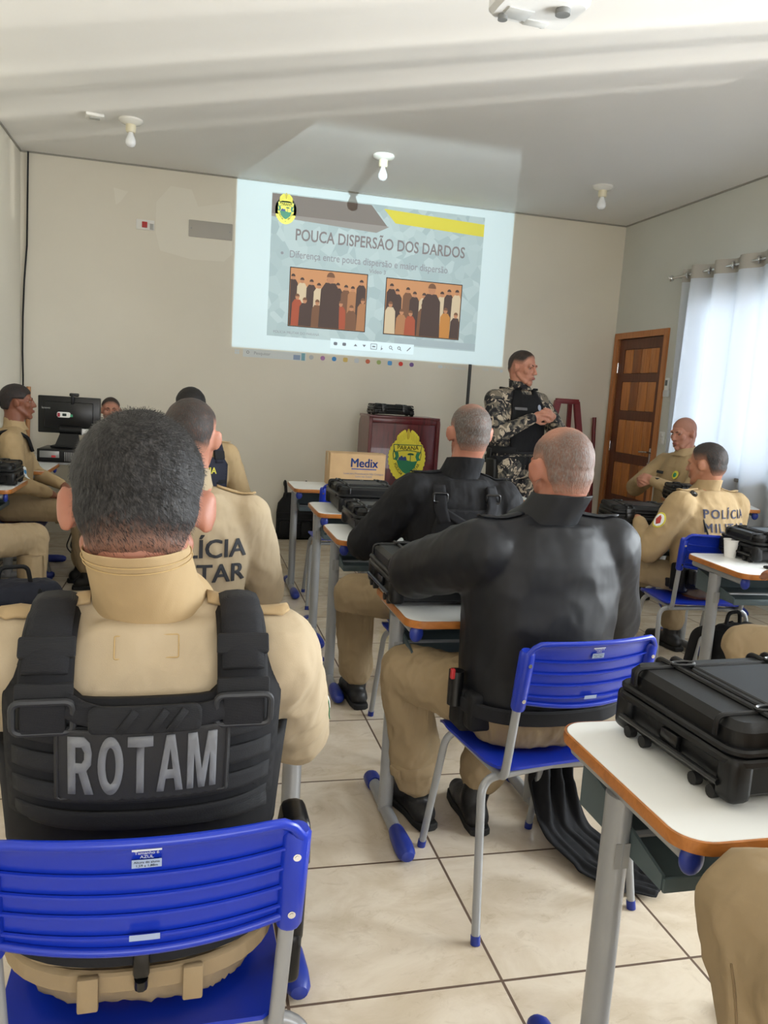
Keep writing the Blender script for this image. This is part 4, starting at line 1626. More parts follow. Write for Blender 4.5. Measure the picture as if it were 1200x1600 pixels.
CH0 = make_chair('school_chair', 'blue school chair under the man in the lettered black vest', (-.045, 1.30, 0), math.radians(1.0))
CH0.scale = (1.05, 1, 1)
for (x, y, a, lab) in [
    (.985, 2.065, 8.5, 'blue school chair under the bald man in the black jacket'),
    (1.03, 3.08, 3, 'blue school chair under the man in black jacket and harness vest'),
    (0.0, 2.53, -2, 'blue school chair under the officer with black letters on his beige back'),
    (1.02, 5.27, 2, 'empty blue school chair in the front row before the cardboard box'),
    (2.63, 3.66, -8, 'blue school chair under the officer with POLÍCIA on his back'),
    (.02, 4.72, 0, 'blue school chair under the officer in the navy vest'),
    (2.52, 2.27, 0, 'blue school chair under the knee at the right edge beside the cup desk'),
    (1.06, .40, 0, 'blue school chair of the person whose knee fills the lower right corner'),
    (-1.15, 4.18, 0, 'blue school chair of the person whose leg shows at the left edge'),
    (-1.13, 5.62, -88, 'blue school chair under the woman in profile at the left edge'),
    (3.72, 5.50, 96, 'blue school chair under the bald officer by the door'),
    (-.66, 7.27, 180, 'blue school chair of the man behind the monitor'),
]:
    dup(CH0, (x, y, 0), math.radians(a), lab).scale = (1, 1, 1)

# ------------------------------------------------------------------ things on desks and floor
cup = MB()
cup.lathe([(.004, 0.003), (.024, 0.003), (.0245, 0), (.035, .082), (.0368, .083), (.0368, .086), (.034, .086), (.0235, .006), (.004, .006)], 28)
tag(cup.build('paper_cup', mat('paper_white', (232, 230, 226), .6)), 'white disposable cup on the corner of the right-hand desk', 'cup')['group'] = 'cup'
bpy.data.objects['paper_cup'].location = (2.52, 3.225, .7602)
del bpy.data.objects['paper_cup']['group']
tb = thing('phone', 'flat dark phone lying in front of the black case beside the cup', 'phone', (2.60, 2.96, .7602), .1)
m = MB(); m.box((0, 0, .006), (.16, .08, .010), .004); m.build('body', M_BLACKS, tb)
m = MB(); m.box((0, 0, .0115), (.15, .072, .001), 0); m.build('screen', mat('dark_screen', (40, 46, 54), .15), tb)

# cardboard box
bx = thing('cardboard_box', 'brown cardboard box printed Medix on the front-row desk', 'box', (1.165, 5.615, .7605), -.02)
M_CARD = mat('brown_cardboard', (196, 164, 122), .8, 0, .08, 7, .1, 60, .002)
m = MB(); m.box((0, 0, .118), (.40, .235, .235), .004); m.build('carton', M_CARD, bx)
m = MB(); m.box((-.0, .01, .2365), (.402, .05, .002), 0); m.box((-.2008, 0.01, .19), (.002, .05, .09)); m.build('packing_tape', mat('clear_tape', (214, 190, 150), .25), bx)
m = MB(); m.loft([[(-.2, -.1175, .236), (.2, -.1175, .236), (.2, -.0, .240), (-.2, -.0, .240)], [(-.2, -.1175, .239), (.2, -.1175, .239), (.2, -.0, .243), (-.2, -.0, .243)]]); m.build('flap', M_CARD, bx)
BXM = T(0, -.1182, 0) @ Matrix(((1, 0, 0, 0), (0, 0, -1, 0), (0, 1, 0, 0), (0, 0, 0, 1)))
def btext(txt, x, z, h, mm, bold=.0, sx_=1.0, nm='lettering'):
    vs, fs = text_mesh(txt, h, bold, sx_)
    m = MB(); m.add([(v.x + x, v.y + z, .0008) for v in vs], fs, BXM); return m.build(nm, mm, bx, smooth=0)
M_PBLUE = mat('print_blue', (36, 74, 156), .6)
btext('Medix', .045, .172, .060, M_PBLUE, .03, .92, 'brand_lettering')
m = MB(); m.prism(rect(-.045, .128, .135, .135), .0006, .0009, BXM); m.build('brand_underline', M_PBLUE, bx, smooth=0)
btext('Luvas para Procedimento Não Cirúrgico', .045, .098, .0135, mat('print_grey_blue', (110, 120, 150), .7), 0, .9)
btext('Látex não Estéril', .045, .078, .0135, mat('print_grey_blue', (110, 120, 150), .7), 0, .9)
btext('Go Safe', -.085, .030, .032, mat('print_grey_blue', (110, 120, 150), .7), .01, .9)
m = MB(); m.prism(rrect(.04, .05, .006, 3, .165, .034), .0006, .0009, BXM); m.build('print_square', M_PBLUE, bx, smooth=0)
vs, fs = text_mesh('58', .016, .01); m = MB(); m.add([(v.x + .165, v.y + .034, .0014) for v in vs], fs, BXM); m.build('square_lettering', M_CARD, bx, smooth=0)

# monitor, computer and camera at the left
mo = thing('monitor', 'black desktop monitor seen from behind with stickers on its back', 'monitor', (-.91, 6.62, .865), math.radians(-4))
m = MB(); m.box((0, 0, .25), (.46, .045, .285), .008); m.box((0, -.03, .25), (.36, .03, .20), .01); m.build('housing', M_BLACKS, mo)
m = MB(); m.tube([(-.06, -.05, .135), (.10, -.05, .135)], .032, 16); m.build('hinge_barrel', M_BLACKP, mo)
m = MB(); m.loft([[(-.09, -.10, .012), (.10, -.10, .012), (.10, -.075, .012), (-.09, -.075, .012)], [(-.05, -.06, .13), (.07, -.06, .13), (.07, -.035, .13), (-.05, -.035, .13)]]); m.box((0, .0, .008), (.24, .22, .016), .005); m.build('stand', M_BLACKP, mo)
m = MB(); vs, fs = text_mesh('lenovo', .016, .01); MM = T(0, -.0245, 0) @ Matrix(((1, 0, 0, 0), (0, 0, -1, 0), (0, 1, 0, 0), (0, 0, 0, 1))); m.add([(v.x - .165, v.y + .30, .021) for v in vs], fs, MM); m.build('logo_lettering', M_WHITE, mo, smooth=0)
m = MB(); m.prism(rrect(.10, .042, .015, 4, -.035, .252), .0206, .0212, MM); m.build('sticker', M_WHITE, mo, smooth=0)
for (w_, h_, x_, z_, mm_) in ((.02, .03, -.072, .250, mat('sticker_red', (150, 40, 56), .5)), (.018, .02, .022, .247, mat('sticker_green', (60, 150, 110), .5)), (.03, .02, -.03, .252, M_INK)):
    m = MB(); m.prism(rrect(w_, h_, .003, 3, x_, z_), .0213, .0216, MM); m.build('sticker_print', mm_, mo, smooth=0)
m = MB(); m.prism(rrect(.05, .045, .004, 3, .125, .128), .0206, .0212, MM); m.build('port_label', M_WHITE, mo, smooth=0)
wc = thing('webcam', 'small black webcam clipped on top of the monitor', 'webcam', (-.875, 6.60, 1.26), 0)
m = MB(); m.box((0, .0, .013), (.07, .035, .026), .008); m.build('body', M_BLACKS, wc)
m = MB(); m.box((-.01, -.028, -.025), (.022, .012, .07), .004); m.build('clip', M_BLACKP, wc)
pc = thing('desktop_computer', 'flat desktop computer lying under the monitor', 'computer', (-.93, 6.60, .762), math.radians(-2))
m = MB(); m.box((0, 0, .05), (.36, .36, .099), .006); m.build('case', M_BLACKP, pc)
m = MB()
for i in range(12):
    m.box((.02 + i * .012, -.182, .045), (.005, .006, .07), .001)
m.build('rear_grille', mat('bare_steel', (150, 150, 148), .4, .6), pc)
m = MB(); m.box((-.09, -.182, .06), (.14, .005, .05), .001); m.build('port_plate', mat('bare_steel', (150, 150, 148), .4, .6), pc)
m = MB(); m.box((-.06, -.186, .045), (.03, .006, .016), .001); m.build('red_connector', mat('red_plastic', (176, 40, 44), 0.4), pc)
md = thing('computer_table', 'pale table under the monitor and computer by the front wall', 'table', (-.95, 6.78, 0), 0)
m = MB(); m.box((0, 0, .748), (.95, .54, .024), .004); m.build('table_top', M_LAM, md)
for sx_ in (-1, 1):
    for sy_ in (-1, 1):
        m = MB(); m.tube([(sx_ * .43, sy_ * .23, 0), (sx_ * .43, sy_ * .23, .737)], .018, 10); m.build('leg', M_STEEL, md)
cbl = MB()
rr_ = random.Random(5)
for q in range(5):
    x = -.80 + .03 * q
    cbl.tube(fillet([(x, 6.385, .80), (x + .02, 6.36, .62), (x - .05 + .03 * q, 6.32, .3), (x + .06, 6.33, .22 + .04 * q), (x + .02 - .04 * q, 6.35, .45), (x - .10, 6.38, .12), (x - .02, 6.4, .01)], .06, 4), .0045, 6)
tag(cbl.build('computer_cables', M_RUBBER), 'tangle of black cables hanging behind the computer table', 'cables')

# ballistic vest leaning on the floor against the front wall
fv = thing('ballistic_vest', 'black vest with a small winged emblem standing against the front wall', 'vest', (1.0, 7.50, 0), .0)
def vest_panel(y0, th):
    m = MB()
    rings = []
    for (z, w, t) in ((0.0, .165, .5), (.02, .178, 1), (.25, .178, 1.1), (.34, .165, 1.0), (.40, .12, .9), (.44, .11, .8)):
        rings.append([(w * math.copysign(abs(math.cos(a)) ** .5, math.cos(a)), y0 + th * t * math.copysign(abs(math.sin(a)) ** .7, math.sin(a)) + z * .12, z) for a in [2 * PI * q / 28 for q in range(28)]])
    m.loft(rings)
    return m
M_NYL = cloth('black_nylon', (16, 17, 20), .7, 700, .35, .15)
vest_panel(0, .045).build('front_panel', M_NYL, fv)
for sg in (-1, 1):
    m = MB(); m.tube(fillet([(sg * .09, .02, .40), (sg * .10, .05, .54), (sg * .10, .10, .52)], .04, 5), .03, 10, False, None, 0, .5); m.build('shoulder_strap', M_NYL, fv)
m = MB()
for i, (x, z, w, h_) in enumerate(((-.10, .10, .09, .15), (0, .09, .09, .14), (.10, .10, .09, .15))):
    m.box((x, -.055 + z * .12, z), (w, .045, h_), .012)
m.build('pouch', M_NYL, fv)
m = MB()
for z in (.06, .12, .19, .25):
    m.box((0, -.052 + z * .12, z), (.34, .012, .018), .003)
m.build('webbing', webbing('black_webbing', (26, 27, 31)), fv)
m = MB(); q = T(.035, -.030, .36) @ Matrix(((1, 0, 0, 0), (0, 0, -1, 0), (0, 1, 0, 0), (0, 0, 0, 1)))
m.prism([(-.05, .012), (-.02, .018), (0, .008), (.02, .018), (.05, .012), (.02, -.004), (0, -.016), (-.02, -.004)], 0, .004, q); m.build('winged_emblem', mat('pale_thread', (180, 186, 190), .7), fv)

# black jacket fallen on the floor behind the near desk, and a strap bag at the far left
def cloth_heap(name, label, cat, pts, vox, m_, amp=.012, seed=0, loc=(0, 0, 0), rough=.0):
    mb = MB()
    for (p0, p1, r0, r1) in pts:
        mb.cap(p0, p1, r0, r1)
    co, fs = voxel(mb, vox, 4)
    co[:, 2] = np.maximum(co[:, 2], 0.002)
    me = to_mesh(co, fs, name)
    sv = Vector((seed * 3.7, seed, 0))
    displace(me, lambda c: amp * noise.noise(c * 14 + sv) + amp * .6 * (abs(noise.noise(c * 26 + sv)) - .3))
    co = np.array([v.co for v in me.vertices]); co[:, 2] = np.maximum(co[:, 2], 0.001)
    me.vertices.foreach_set('co', co.astype(np.float32).ravel()); me.update()
    o = link(name, me, m_, None, None, 180)
    o.location = loc
    return tag(o, label, cat)


M_BLKC = cloth('black_cloth', (20, 21, 24), .85, 800, .4, .12)
cl_ = fillet([(1.20, 2.30, .375), (1.205, 2.27, .20), (1.22, 2.19, .05), (1.28, 2.08, .016), (1.36, 1.97, .014), (1.42, 1.91, .012)], .10, 5)
NV, NU = len(cl_), 22
vs_, fs_ = [], []
for i, p in enumerate(cl_):
    v = i / (NV - 1)
    wd = np.interp(v, [0, .3, .55, .8, 1], [.15, .17, .20, .26, .15])
    acr = Vector((1, .12, 0)).lerp(Vector((.75, .62, 0)), min(1, max(0, (v - .3) / .5)))
    acr.normalize()
    for j in range(NU + 1):
        u = j / NU - .5
        f_ = .030 * math.sin(u * 19 + v * 2.5) + .012 * math.sin(u * 37 + 1)
        q = p + acr * (u * wd)
        k_ = max(0, min(1, (p.z - .02) / .12))
        q = q + Vector((.2, -1, 0)) * (f_ * (.35 + .65 * k_)) * k_ + Vector((0, 0, 1)) * (abs(f_) * .55 * (1 - k_))
        q += Vector((noise.noise(q * 18), noise.noise(q * 18 + Vector((5, 2, 1))), 0)) * .012
        vs_.append((q.x, q.y, max(.006, q.z)))
for i in range(NV - 1):
    for j in range(NU):
        a_ = i * (NU + 1) + j
        fs_.append((a_, a_ + 1, a_ + NU + 2, a_ + NU + 1))
me_ = to_mesh(vs_, fs_, 'fallen_jacket')
fj_ = tag(link('fallen_jacket', me_, M_BLKC, None, None, 180), 'black jacket hanging down onto the floor behind the near desk leg', 'jacket')
md = fj_.modifiers.new('thick', 'SOLIDIFY'); md.thickness = .007; md.offset = 0
md = fj_.modifiers.new('sub', 'SUBSURF'); md.levels = 1; md.render_levels = 1

# bags
def backpack(name, label, loc, rz, s=1.0, m_=None):
    o = thing(name, label, 'bag', loc, rz)
    mb = MB()
    mb.box((0, 0, .22 * s), (.30 * s, .17 * s, .42 * s), .06 * s, 4)
    mb.box((0, -.10 * s, .14 * s), (.24 * s, .08 * s, .24 * s), .035 * s, 4)
    co, fs = voxel(mb, .012, 3)
    me = to_mesh(co, fs, 'bag_body')
    displace(me, lambda c: .010 * noise.noise(c * 12) + .006 * noise.noise(c * 30))
    link('bag_body', me, m_ or M_NYL, o, None, 180)
    for sg in (-1, 1):
        m = MB(); m.tube(fillet([(sg * .07 * s, .07 * s, .40 * s), (sg * .09 * s, .15 * s, .36 * s), (sg * .10 * s, .17 * s, .20 * s), (sg * .11 * s, .09 * s, .06 * s)], .06, 5), .022 * s, 8, False, None, 0, .35, (1, 0, 0)); m.build('shoulder_strap', M_NYL, o)
    m = MB(); m.tube(fillet([(-.05 * s, .03, .42 * s), (-.04 * s, .03, .48 * s), (.04 * s, .03, .48 * s), (.05 * s, .03, .42 * s)], .03, 5), .009, 8); m.build('grab_handle', M_NYL, o)
    m = MB(); m.tube([(-.11 * s, -.145 * s, .24 * s), (.11 * s, -.145 * s, .24 * s)], .005, 6); m.build('zip', M_BLACKS, o)
    return o


backpack('backpack', 'black backpack on the floor under the cup desk beside a blue chair', (2.55, 3.14, 0), .3, 1.05)
nv = cloth('dark_navy_nylon', (22, 26, 40), .7, 700, .35, .12)
bb = backpack('backpack', 'dark navy backpack with looped straps on the floor at the left edge', (-.70, 3.50, 0), PI + .3, 1.3, nv)

# ------------------------------------------------------------------ people
def superring(c, ax, ay, w, d, n=36, e=2.4):
    out = []
    for i in range(n):
        a = 2 * PI * i / n
        ca, sa = math.cos(a), math.sin(a)
        out.append(c + ax * (w * math.copysign(abs(ca) ** (2 / e), ca)) + ay * (d * math.copysign(abs(sa) ** (2 / e), sa)))
    return out


def ik(a, b, l1, l2, hint):
    """middle joint of a two-bone limb"""
    a, b, hint = Vector(a), Vector(b), Vector(hint)
    d = b - a
    L_ = min(d.length, (l1 + l2) * .999)
    d.normalize()
    k_ = (l1 * l1 - l2 * l2 + L_ * L_) / (2 * L_)
    h_ = math.sqrt(max(0, l1 * l1 - k_ * k_))
    u = hint - d * hint.dot(d)
    u.normalize()
    return a + d * k_ + u * h_


def sm(a, b, x):
    t = min(1, max(0, (x - a) / (b - a)))
    return t * t * (3 - 2 * t)


def head_shapes(mb, M, ear=1.0, fem=False):
    k = .93 if fem else 1.0
    mb.ell((0, -.012, .028), (.0765, .097, .087), M)
    mb.ell((0, .030, -.030), (.061 * k, .064, .084), M)
    mb.ell((0, .040, -.072), (.050 * k, .044, .044), M)
    mb.ell((0, .074, -.100), (.022 * k, .019, .019), M)
    for s in (-1, 1):
        mb.ell((s * .040, .058, -.018), (.025, .026, .026), M)
        mb.cap((s * .056 * k, .005, -.045), (s * .036 * k, .058, -.088), .016, .016, 10, M)
        q = rot(0, 0, s * -.62) @ rot(0, s * .12, 0)
        mb.ell((s * .0865, -.010, -.006), (.0078, .0205 * ear, .033 * ear), M, 0, 16, 12, q)
        mb.ell((s * .0880, -.012, .008), (.0085, .015 * ear, .016 * ear), M, 0, 14, 10, q)
        mb.ell((s * .080, .002, -.006), (.014, .012, .022), M)
        mb.ell((s * .012, .104, -.030), (.009, .010, .008), M)
    mb.cap((-.038, .078, .022), (.038, .078, .022), .014, .014, 10, M)
    mb.cap((0, .092, .014), (0, .109, -.024), .0085, .011, 10, M)
    mb.ell((0, .110, -.027), (.0125, .012, .010), M)
    mb.ell((0, .088, -.062), (.025, .014, .014), M)
    mb.ell((0, -.030, -.012), (.0705, .072, .078), M)
    mb.ell((0, -.030, -.055), (.063, .058, .055), M)


def head_dent(co, M, eye=True):
    Mi = M.inverted()
    for i in range(len(co)):
        p = Mi @ Vector(co[i])
        if p.y > .05 and abs(p.z) < .05 and abs(p.x) < .07:
            d = 0
            for s in (-1, 1):
                q = Vector((p.x - s * .031, (p.z - .006) * 1.5))
                d += .011 * math.exp(-q.length_squared / (2 * .0125 ** 2))
            p.y -= d
            co[i] = M @ p
    return co


def hand_shapes(mb, W, d, nrm, side, curl=.5, s=1.0, spread=0.0, curls=None):
    """W wrist, d direction of the fingers, nrm out of the back of the hand, side: thumb side sign along d x nrm"""
    d = Vector(d).normalized()
    nrm = Vector(nrm)
    nrm = (nrm - d * nrm.dot(d)).normalized()
    x = d.cross(nrm)
    W = Vector(W)
    B = Matrix((x, d, nrm)).transposed().to_4x4()
    B.translation = W
    B = B @ Matrix.Scale(s, 4)
    mb.ell((0, .048, 0), (.040, .050, .0155), B, 0, 18, 12)
    mb.ell((side * .022, .030, -.006), (.020, .030, .016), B)
    mb.cap((0, -.03, 0), (0, .025, 0), .026, .028, 12, B)
    for i, (fx, ln, r) in enumerate(((.030, .068, .0088), (.0105, .077, .0092), (-.0095, .072, .0088), (-.029, .056, .0078))):
        p = Vector((side * fx, .086 - .006 * abs(i - 1), 0))
        c = (curls[i] if curls else curl)
        a = 0.12
        sx_ = side * spread * (1.5 - i) * .1
        for j, f in enumerate((.46, .31, .23)):
            a += c * (.55, .75, .55)[j]
            q = p + Vector((math.sin(sx_) * ln * f, math.cos(a) * ln * f, -math.sin(a) * ln * f))
            mb.cap(p, q, r * (1 - .08 * j), r * (.93 - .08 * j), 10, B)
            p = q
    p0 = Vector((side * .024, .018, -.006)); p1 = Vector((side * .050, .050, -.018)); p2 = Vector((side * .054, .080, -.026 - .01 * curl)); p3 = Vector((side * .046, .102, -.032 - .014 * curl))
    for a, b, r0, r1 in ((p0, p1, .014, .0115), (p1, p2, .0112, .0098), (p2, p3, .0098, .0082)):
        mb.cap(a, b, r0, r1, 10, B)


def crease(me, amp, scale, seed, stretch=(1, 1, 1), zfade=None):
    sv = Vector((seed * 5.13, seed * 2.7, seed * 1.9))

    def fn(c):
        q = Vector((c.x * stretch[0], c.y * stretch[1], c.z * stretch[2])) * scale + sv
        a = noise.noise(q)
        b = 1 - abs(noise.noise(q * 1.9 + Vector((3, 1, 7)))) * 2.2
        f = zfade(c) if zfade else 1
        return f * amp * (.7 * a + .5 * max(0, b) - .25)
    displace(me, fn)


class Fig:
    def __init__(s, name_label, loc, rz, hz=.56, S=1.0, g=1.0, lean=0.0, side=0.0, head=(0, 0, 0), hoff=(0, 0, 0),
                 knees=None, ankles=None, wrists=None, hints=((-.45, -.3, -1), (.45, -.3, -1)), toes=(0, 0), sw=.178, fem=False, ear=1.0, hs=1.0, vox=.0065,
                 skin='skin', hands=None, arm=1.0, earM=None, shrug=0.0):
        s.o = thing('person', name_label, 'person', loc, rz)
        s.S, s.g, s.fem = S, g, fem
        C = Vector((0, 0, hz))
        u = Vector((math.sin(side), math.sin(lean) * math.cos(side), math.cos(lean) * math.cos(side)))
        n = Vector((0, 1, 0)); n = (n - u * n.dot(u)).normalized()
        r = n.cross(u)
        s.C, s.u, s.n, s.r = C, u, n, r
        at = lambda t, x=0, y=0: C + u * (t * S) + r * (x * S) + n * (y * S)
        s.at = at
        NB = at(.545)
        HC = NB + Vector((hoff[0], .022 + hoff[1], .158 + hoff[2])) * S
        s.HC = HC
        s.H = T(*HC) @ Matrix.Rotation(head[0], 4, 'Z') @ Matrix.Rotation(head[1], 4, 'X') @ Matrix.Rotation(head[2], 4, 'Y') @ Matrix.Scale(S * hs * (.97 if fem else 1.0), 4)
        sh = [at(.438 + shrug, -sw, -.008), at(.438 + shrug, sw, -.008)]
        s.sh = sh
        if knees is None:
            knees = [(-.13, .44, .53), (.13, .44, .53)]
        if ankles is None:
            ankles = [(-.13, .42, .09), (.13, .42, .09)]
        if wrists is None:
            wrists = [(-.16, .36, .80), (.16, .36, .80)]
        s.hip = [C + r * (-.092 * S), C + r * (.092 * S)]
        s.kn = [Vector(p) for p in knees]
        s.an = [Vector(p) for p in ankles]
        s.wr = [Vector(p) for p in wrists]
        s.el = [ik(sh[i], s.wr[i], .295 * S * arm, .262 * S * arm, hints[i]) for i in (0, 1)]
        s.toes = toes
        s.vox = vox
        # torso sections: (t, half width, half depth, y shift)
        s.sec = [(-.10, .150, .100, 0), (-.06, .168, .118, 0), (.02, .172 * (g * .5 + .5), .122 * (g * .6 + .4), .0), (.12, .160 * g, .112 * g, .006), (.24, .168 * (g * .7 + .3), .112 * g, .010), (.34, .180 * (g * .5 + .5), .116, .004), (.42, .178, .108, -.006), (.475, .150, .086, -.010), (.52, .095, .066, -.006), (.56, .062, .056, .0)]
        if fem:
            s.sec = [(t, w * .92, d * .92, y) for t, w, d, y in s.sec]
        # ---- body: one continuous skin
        mb = MB()
        head_shapes(mb, s.H, ear, fem)
        mb.cap(at(.50), HC + s.H.to_3x3() @ Vector((0, -.022, -.055)), .062 * S, .061 * S, 18)
        mb.loft([superring(at(t, 0, y), r, n, w * .86 * S, d * .84 * S, 28) for t, w, d, y in s.sec])
        for i in (0, 1):
            q = -1 if i == 0 else 1
            mb.cap(at(.47, q * .08), sh[i], .050 * S, .052 * S)
            mb.cap(sh[i], s.el[i], .048 * S, .038 * S)
            mb.cap(s.el[i], s.wr[i], .037 * S, .026 * S)
            mb.cap(s.hip[i], s.kn[i], .066 * S, .044 * S)
            mb.cap(s.kn[i], s.an[i], .040 * S, .034 * S)
            mb.cap(s.an[i], s.an[i] + Vector((math.sin(toes[i]) * .12, math.cos(toes[i]) * .12, -.05)), .034, .030)
            h = hands[i] if hands else None
            if h is None:
                d_ = (s.wr[i] - s.el[i]).normalized()
                hand_shapes(mb, s.wr[i] + d_ * .01, d_ + Vector((0, 0, -.25)), (0, .2, 1), -q, .5, .95 * S)
            else:
                hand_shapes(mb, s.wr[i], h[0], h[1], h[2], h[3], .95 * S, 0, h[4] if len(h) > 4 else None)
        co, fs = voxel(mb, vox, 3)
        co = head_dent(co, s.H)
        me = to_mesh(co, fs, 'body')
        s.skin = skin
        s.body = link('body', me, M_SKIN[skin], s.o, None, 180)

    # ---- head parts
    def face(s, brow_m, iris=(60, 40, 26), lips=None):
        m = MB()
        for q in (-1, 1):
            m2 = MB()
            m2.ell((q * .031, .0745, .004), (.0090, .0078, .0040), s.H, 0)
            m2.ell((q * .031, .0785, .004), (.0050, .0052, .0042), s.H, 1)
            m2.build('eye', [M_EYE, mat('iris_%d' % iris[0], iris, .2)], s.o, smooth=180)
            m2 = MB()
            m2.tube([s.H @ Vector(p) for p in ((q * .012, .0925, .0225), (q * .026, .0905, .0275), (q * .042, .082, .0255), (q * .050, .073, .020))], [.0026, .0034, .003, .0016], 8)
            m2.build('eyebrow', brow_m, s.o, smooth=180)
        m.ell((0, .0985, -.0575), (.0205, .0075, .0042), s.H)
        m.ell((0, .0985, -.0655), (.0185, .0075, .005), s.H)
        m.build('lips', lips or mat('lip_tone', (150, 88, 76), .45), s.o, smooth=180)

    def hair(s, m_, line, dens, th=.006, vox=.0055, front=.062, side=.030, nape=-.070, burn=.0, seed=0, noise_amp=.0012):
        """shell of cropped hair; dens(p) gives the cover at a point of the scalp (head space)"""
        mb = MB()
        head_shapes(mb, Matrix.Identity(4), .4, s.fem)
        co, fs = voxel(mb, vox, 3)
        me = to_mesh(co, fs)
        nr = normals(me)
        bpy.data.meshes.remove(me)

        def hline(y, ax):
            # height of the hairline along the side of the head
            if y > .066:
                return front
            if y > .03:
                return side + (front - side) * sm(.03, .066, y)
            if y > .012:
                return -.028 * burn + (side) * (1 - burn) * 1.0
            if y > -.028:
                return side
            return side + (nape - side) * sm(-.028, -.062, y)
        keep = np.zeros(len(co), bool)
        dn = np.zeros(len(co))
        co2 = co.copy()
        for i in range(len(co)):
            p = Vector(co[i])
            h = line(p) if line else p.z - hline(p.y, abs(p.x))
            keep[i] = h > -.006
            a = sm(-.004, .016, h)
            d = dens(p, h) if dens else sm(-.004, .03, h)
            dn[i] = d
            t_ = (-.002 + (.0035 + th * min(1, max(.0, d))) * a) + noise_amp * noise.noise(p * 90 + Vector((seed, 0, 0)))
            co2[i] = co[i] + nr[i] * t_
        ix = -np.ones(len(co), int)
        kf = [f for f in fs if all(keep[v] for v in f)]
        used = sorted({v for f in kf for v in f})
        for a, b in enumerate(used):
            ix[b] = a
        vv = [s.H @ Vector(co2[v]) for v in used]
        me = to_mesh(vv, [tuple(int(ix[v]) for v in f) for f in kf], 'hair')
        at_ = me.attributes.new('hair_cover', 'FLOAT', 'POINT')
        at_.data.foreach_set('value', dn[used].astype(np.float32))
        s.hairo = link('hair', me, m_, s.o, None, 180)
        return s.hairo

    # ---- clothes
    def jacket(s, m_, puff=.012, cuff=1.0, amp=.006, scale=9, seed=1, vox=.009, t0=-.08, collar=.055, collar_m=None, collar_r=.070, sleeve=1.0, name='jacket', fade=None, stitch=None, neck_w=1.0):
        S = s.S
        mb = MB()
        tl = MB()
        rings = [superring(s.at(t, 0, y), s.r, s.n, (w + puff) * S, (d + puff) * S, 40) for t, w, d, y in s.sec if t >= t0 and t < .55]
        tl.loft(rings)
        mb.loft(rings)
        for i in (0, 1):
            q = -1 if i == 0 else 1
            mb.cap(s.at(.47, q * .07), s.sh[i], (.054 + puff) * S, (.058 + puff) * S)
            mb.cap(s.at(.40, q * .10), s.sh[i].lerp(s.el[i], .25), (.07 + puff) * S, (.050 + puff * 1.2) * S)
            mb.cap(s.sh[i], s.el[i], (.055 + puff) * S * sleeve, (.044 + puff) * S * sleeve)
            mb.cap(s.el[i], s.wr[i].lerp(s.el[i], .04), (.043 + puff) * S * sleeve, (.030 + puff * .6) * S)
        co, fs = voxel(mb, vox, 4)
        me = to_mesh(co, fs, name)
        crease(me, amp, scale, seed, (1, 1, .75), fade)
        s.jk = link(name, me, m_, s.o, None, 180)
        s.torso = BVHTree.FromPolygons([Vector(v) for v in tl.v], tl.f)
        me.update()
        s.jbvh = BVHTree.FromPolygons([v.co.copy() for v in me.vertices], [tuple(p.vertices) for p in me.polygons])
        if collar:
            nb = s.at(.532)
            up = (s.HC + s.H.to_3x3() @ Vector((0, -.03, -.06)) - nb).normalized()
            ax = s.r
            ay = up.cross(ax) * -1
            ay = ax.cross(up) * -1
            if ay.y < 0:
                ay = -ay
            rg = []
            prof = [(-.022, 1.30), (-.008, 1.16), (.004, 1.06), (collar * .5, 1.0), (collar * .93, .97), (collar, .955), (collar * .95, .90), (collar * .4, .90), (-.02, .90)]
            for (h, w) in prof:
                ring = []
                for j in range(40):
                    a = 2 * PI * j / 40
                    f = math.sin(a)          # front is +ay
                    hh = h * (1 - .35 * max(0, f) + .42 * max(0, -f)) if h > 0 else h
                    ring.append(nb + up * (hh * S) + ax * (collar_r * neck_w * w * S * math.cos(a)) + ay * (collar_r * 1.02 * w * S * math.sin(a) + .004))
                rg.append(ring)
            m = MB(); m.loft(rg, False)
            cm = m.mesh('collar')
            displace(cm, lambda c: .0035 * noise.noise(c * 22 + Vector((seed, 0, 0))))
            sub = m
            s.collar = link('collar', cm, collar_m or m_, s.o, None, 180)
            if stitch:
                for hs_ in (.80, .87):
                    ring = []
                    for j in range(60):
                        a = 2 * PI * j / 60
                        f = math.sin(a)
                        hh = collar * hs_ * (1 - .35 * max(0, f) + .42 * max(0, -f))
                        ring.append(nb + up * (hh * S) + ax * (collar_r * neck_w * .988 * S * math.cos(a)) + ay * (collar_r * 1.02 * .988 * S * f + .004))
                    m2 = MB(); m2.tube(ring, .0011, 5, True); m2.build('stitching', stitch, s.collar, smooth=180)
            md = s.collar.modifiers.new('sub', 'SUBSURF'); md.levels = 1; md.render_levels = 2

    def trousers(s, m_, puff=.014, amp=.009, seed=3, vox=.010, cuff_h=.17, scale=10, name='trousers'):
        S = s.S
        mb = MB()
        mb.loft([superring(s.at(t, 0, y), s.r, s.n, (w + puff * 1.1) * S, (d + puff * 1.1) * S, 36) for t, w, d, y in s.sec if t <= .07])
        for i in (0, 1):
            k_, a_ = s.kn[i], s.an[i]
            mb.cap(s.hip[i] + Vector((0, .02, 0)), k_, (.092 + puff) * S, (.066 + puff) * S)
            mb.cap(s.hip[i] + Vector((0, -.03, -.005)), s.hip[i] + Vector((0, .06, 0)), (.088 + puff) * S, (.092 + puff) * S)
            e = a_.lerp(k_, max(0, (cuff_h - a_.z) / max(.05, k_.z - a_.z)))
            mb.cap(k_, e, (.064 + puff) * S, (.050 + puff * 1.3) * S)
            mb.cap(e + Vector((0, 0, .02)), e, (.058 + puff) * S, (.05 + puff) * S)
        co, fs = voxel(mb, vox, 4)
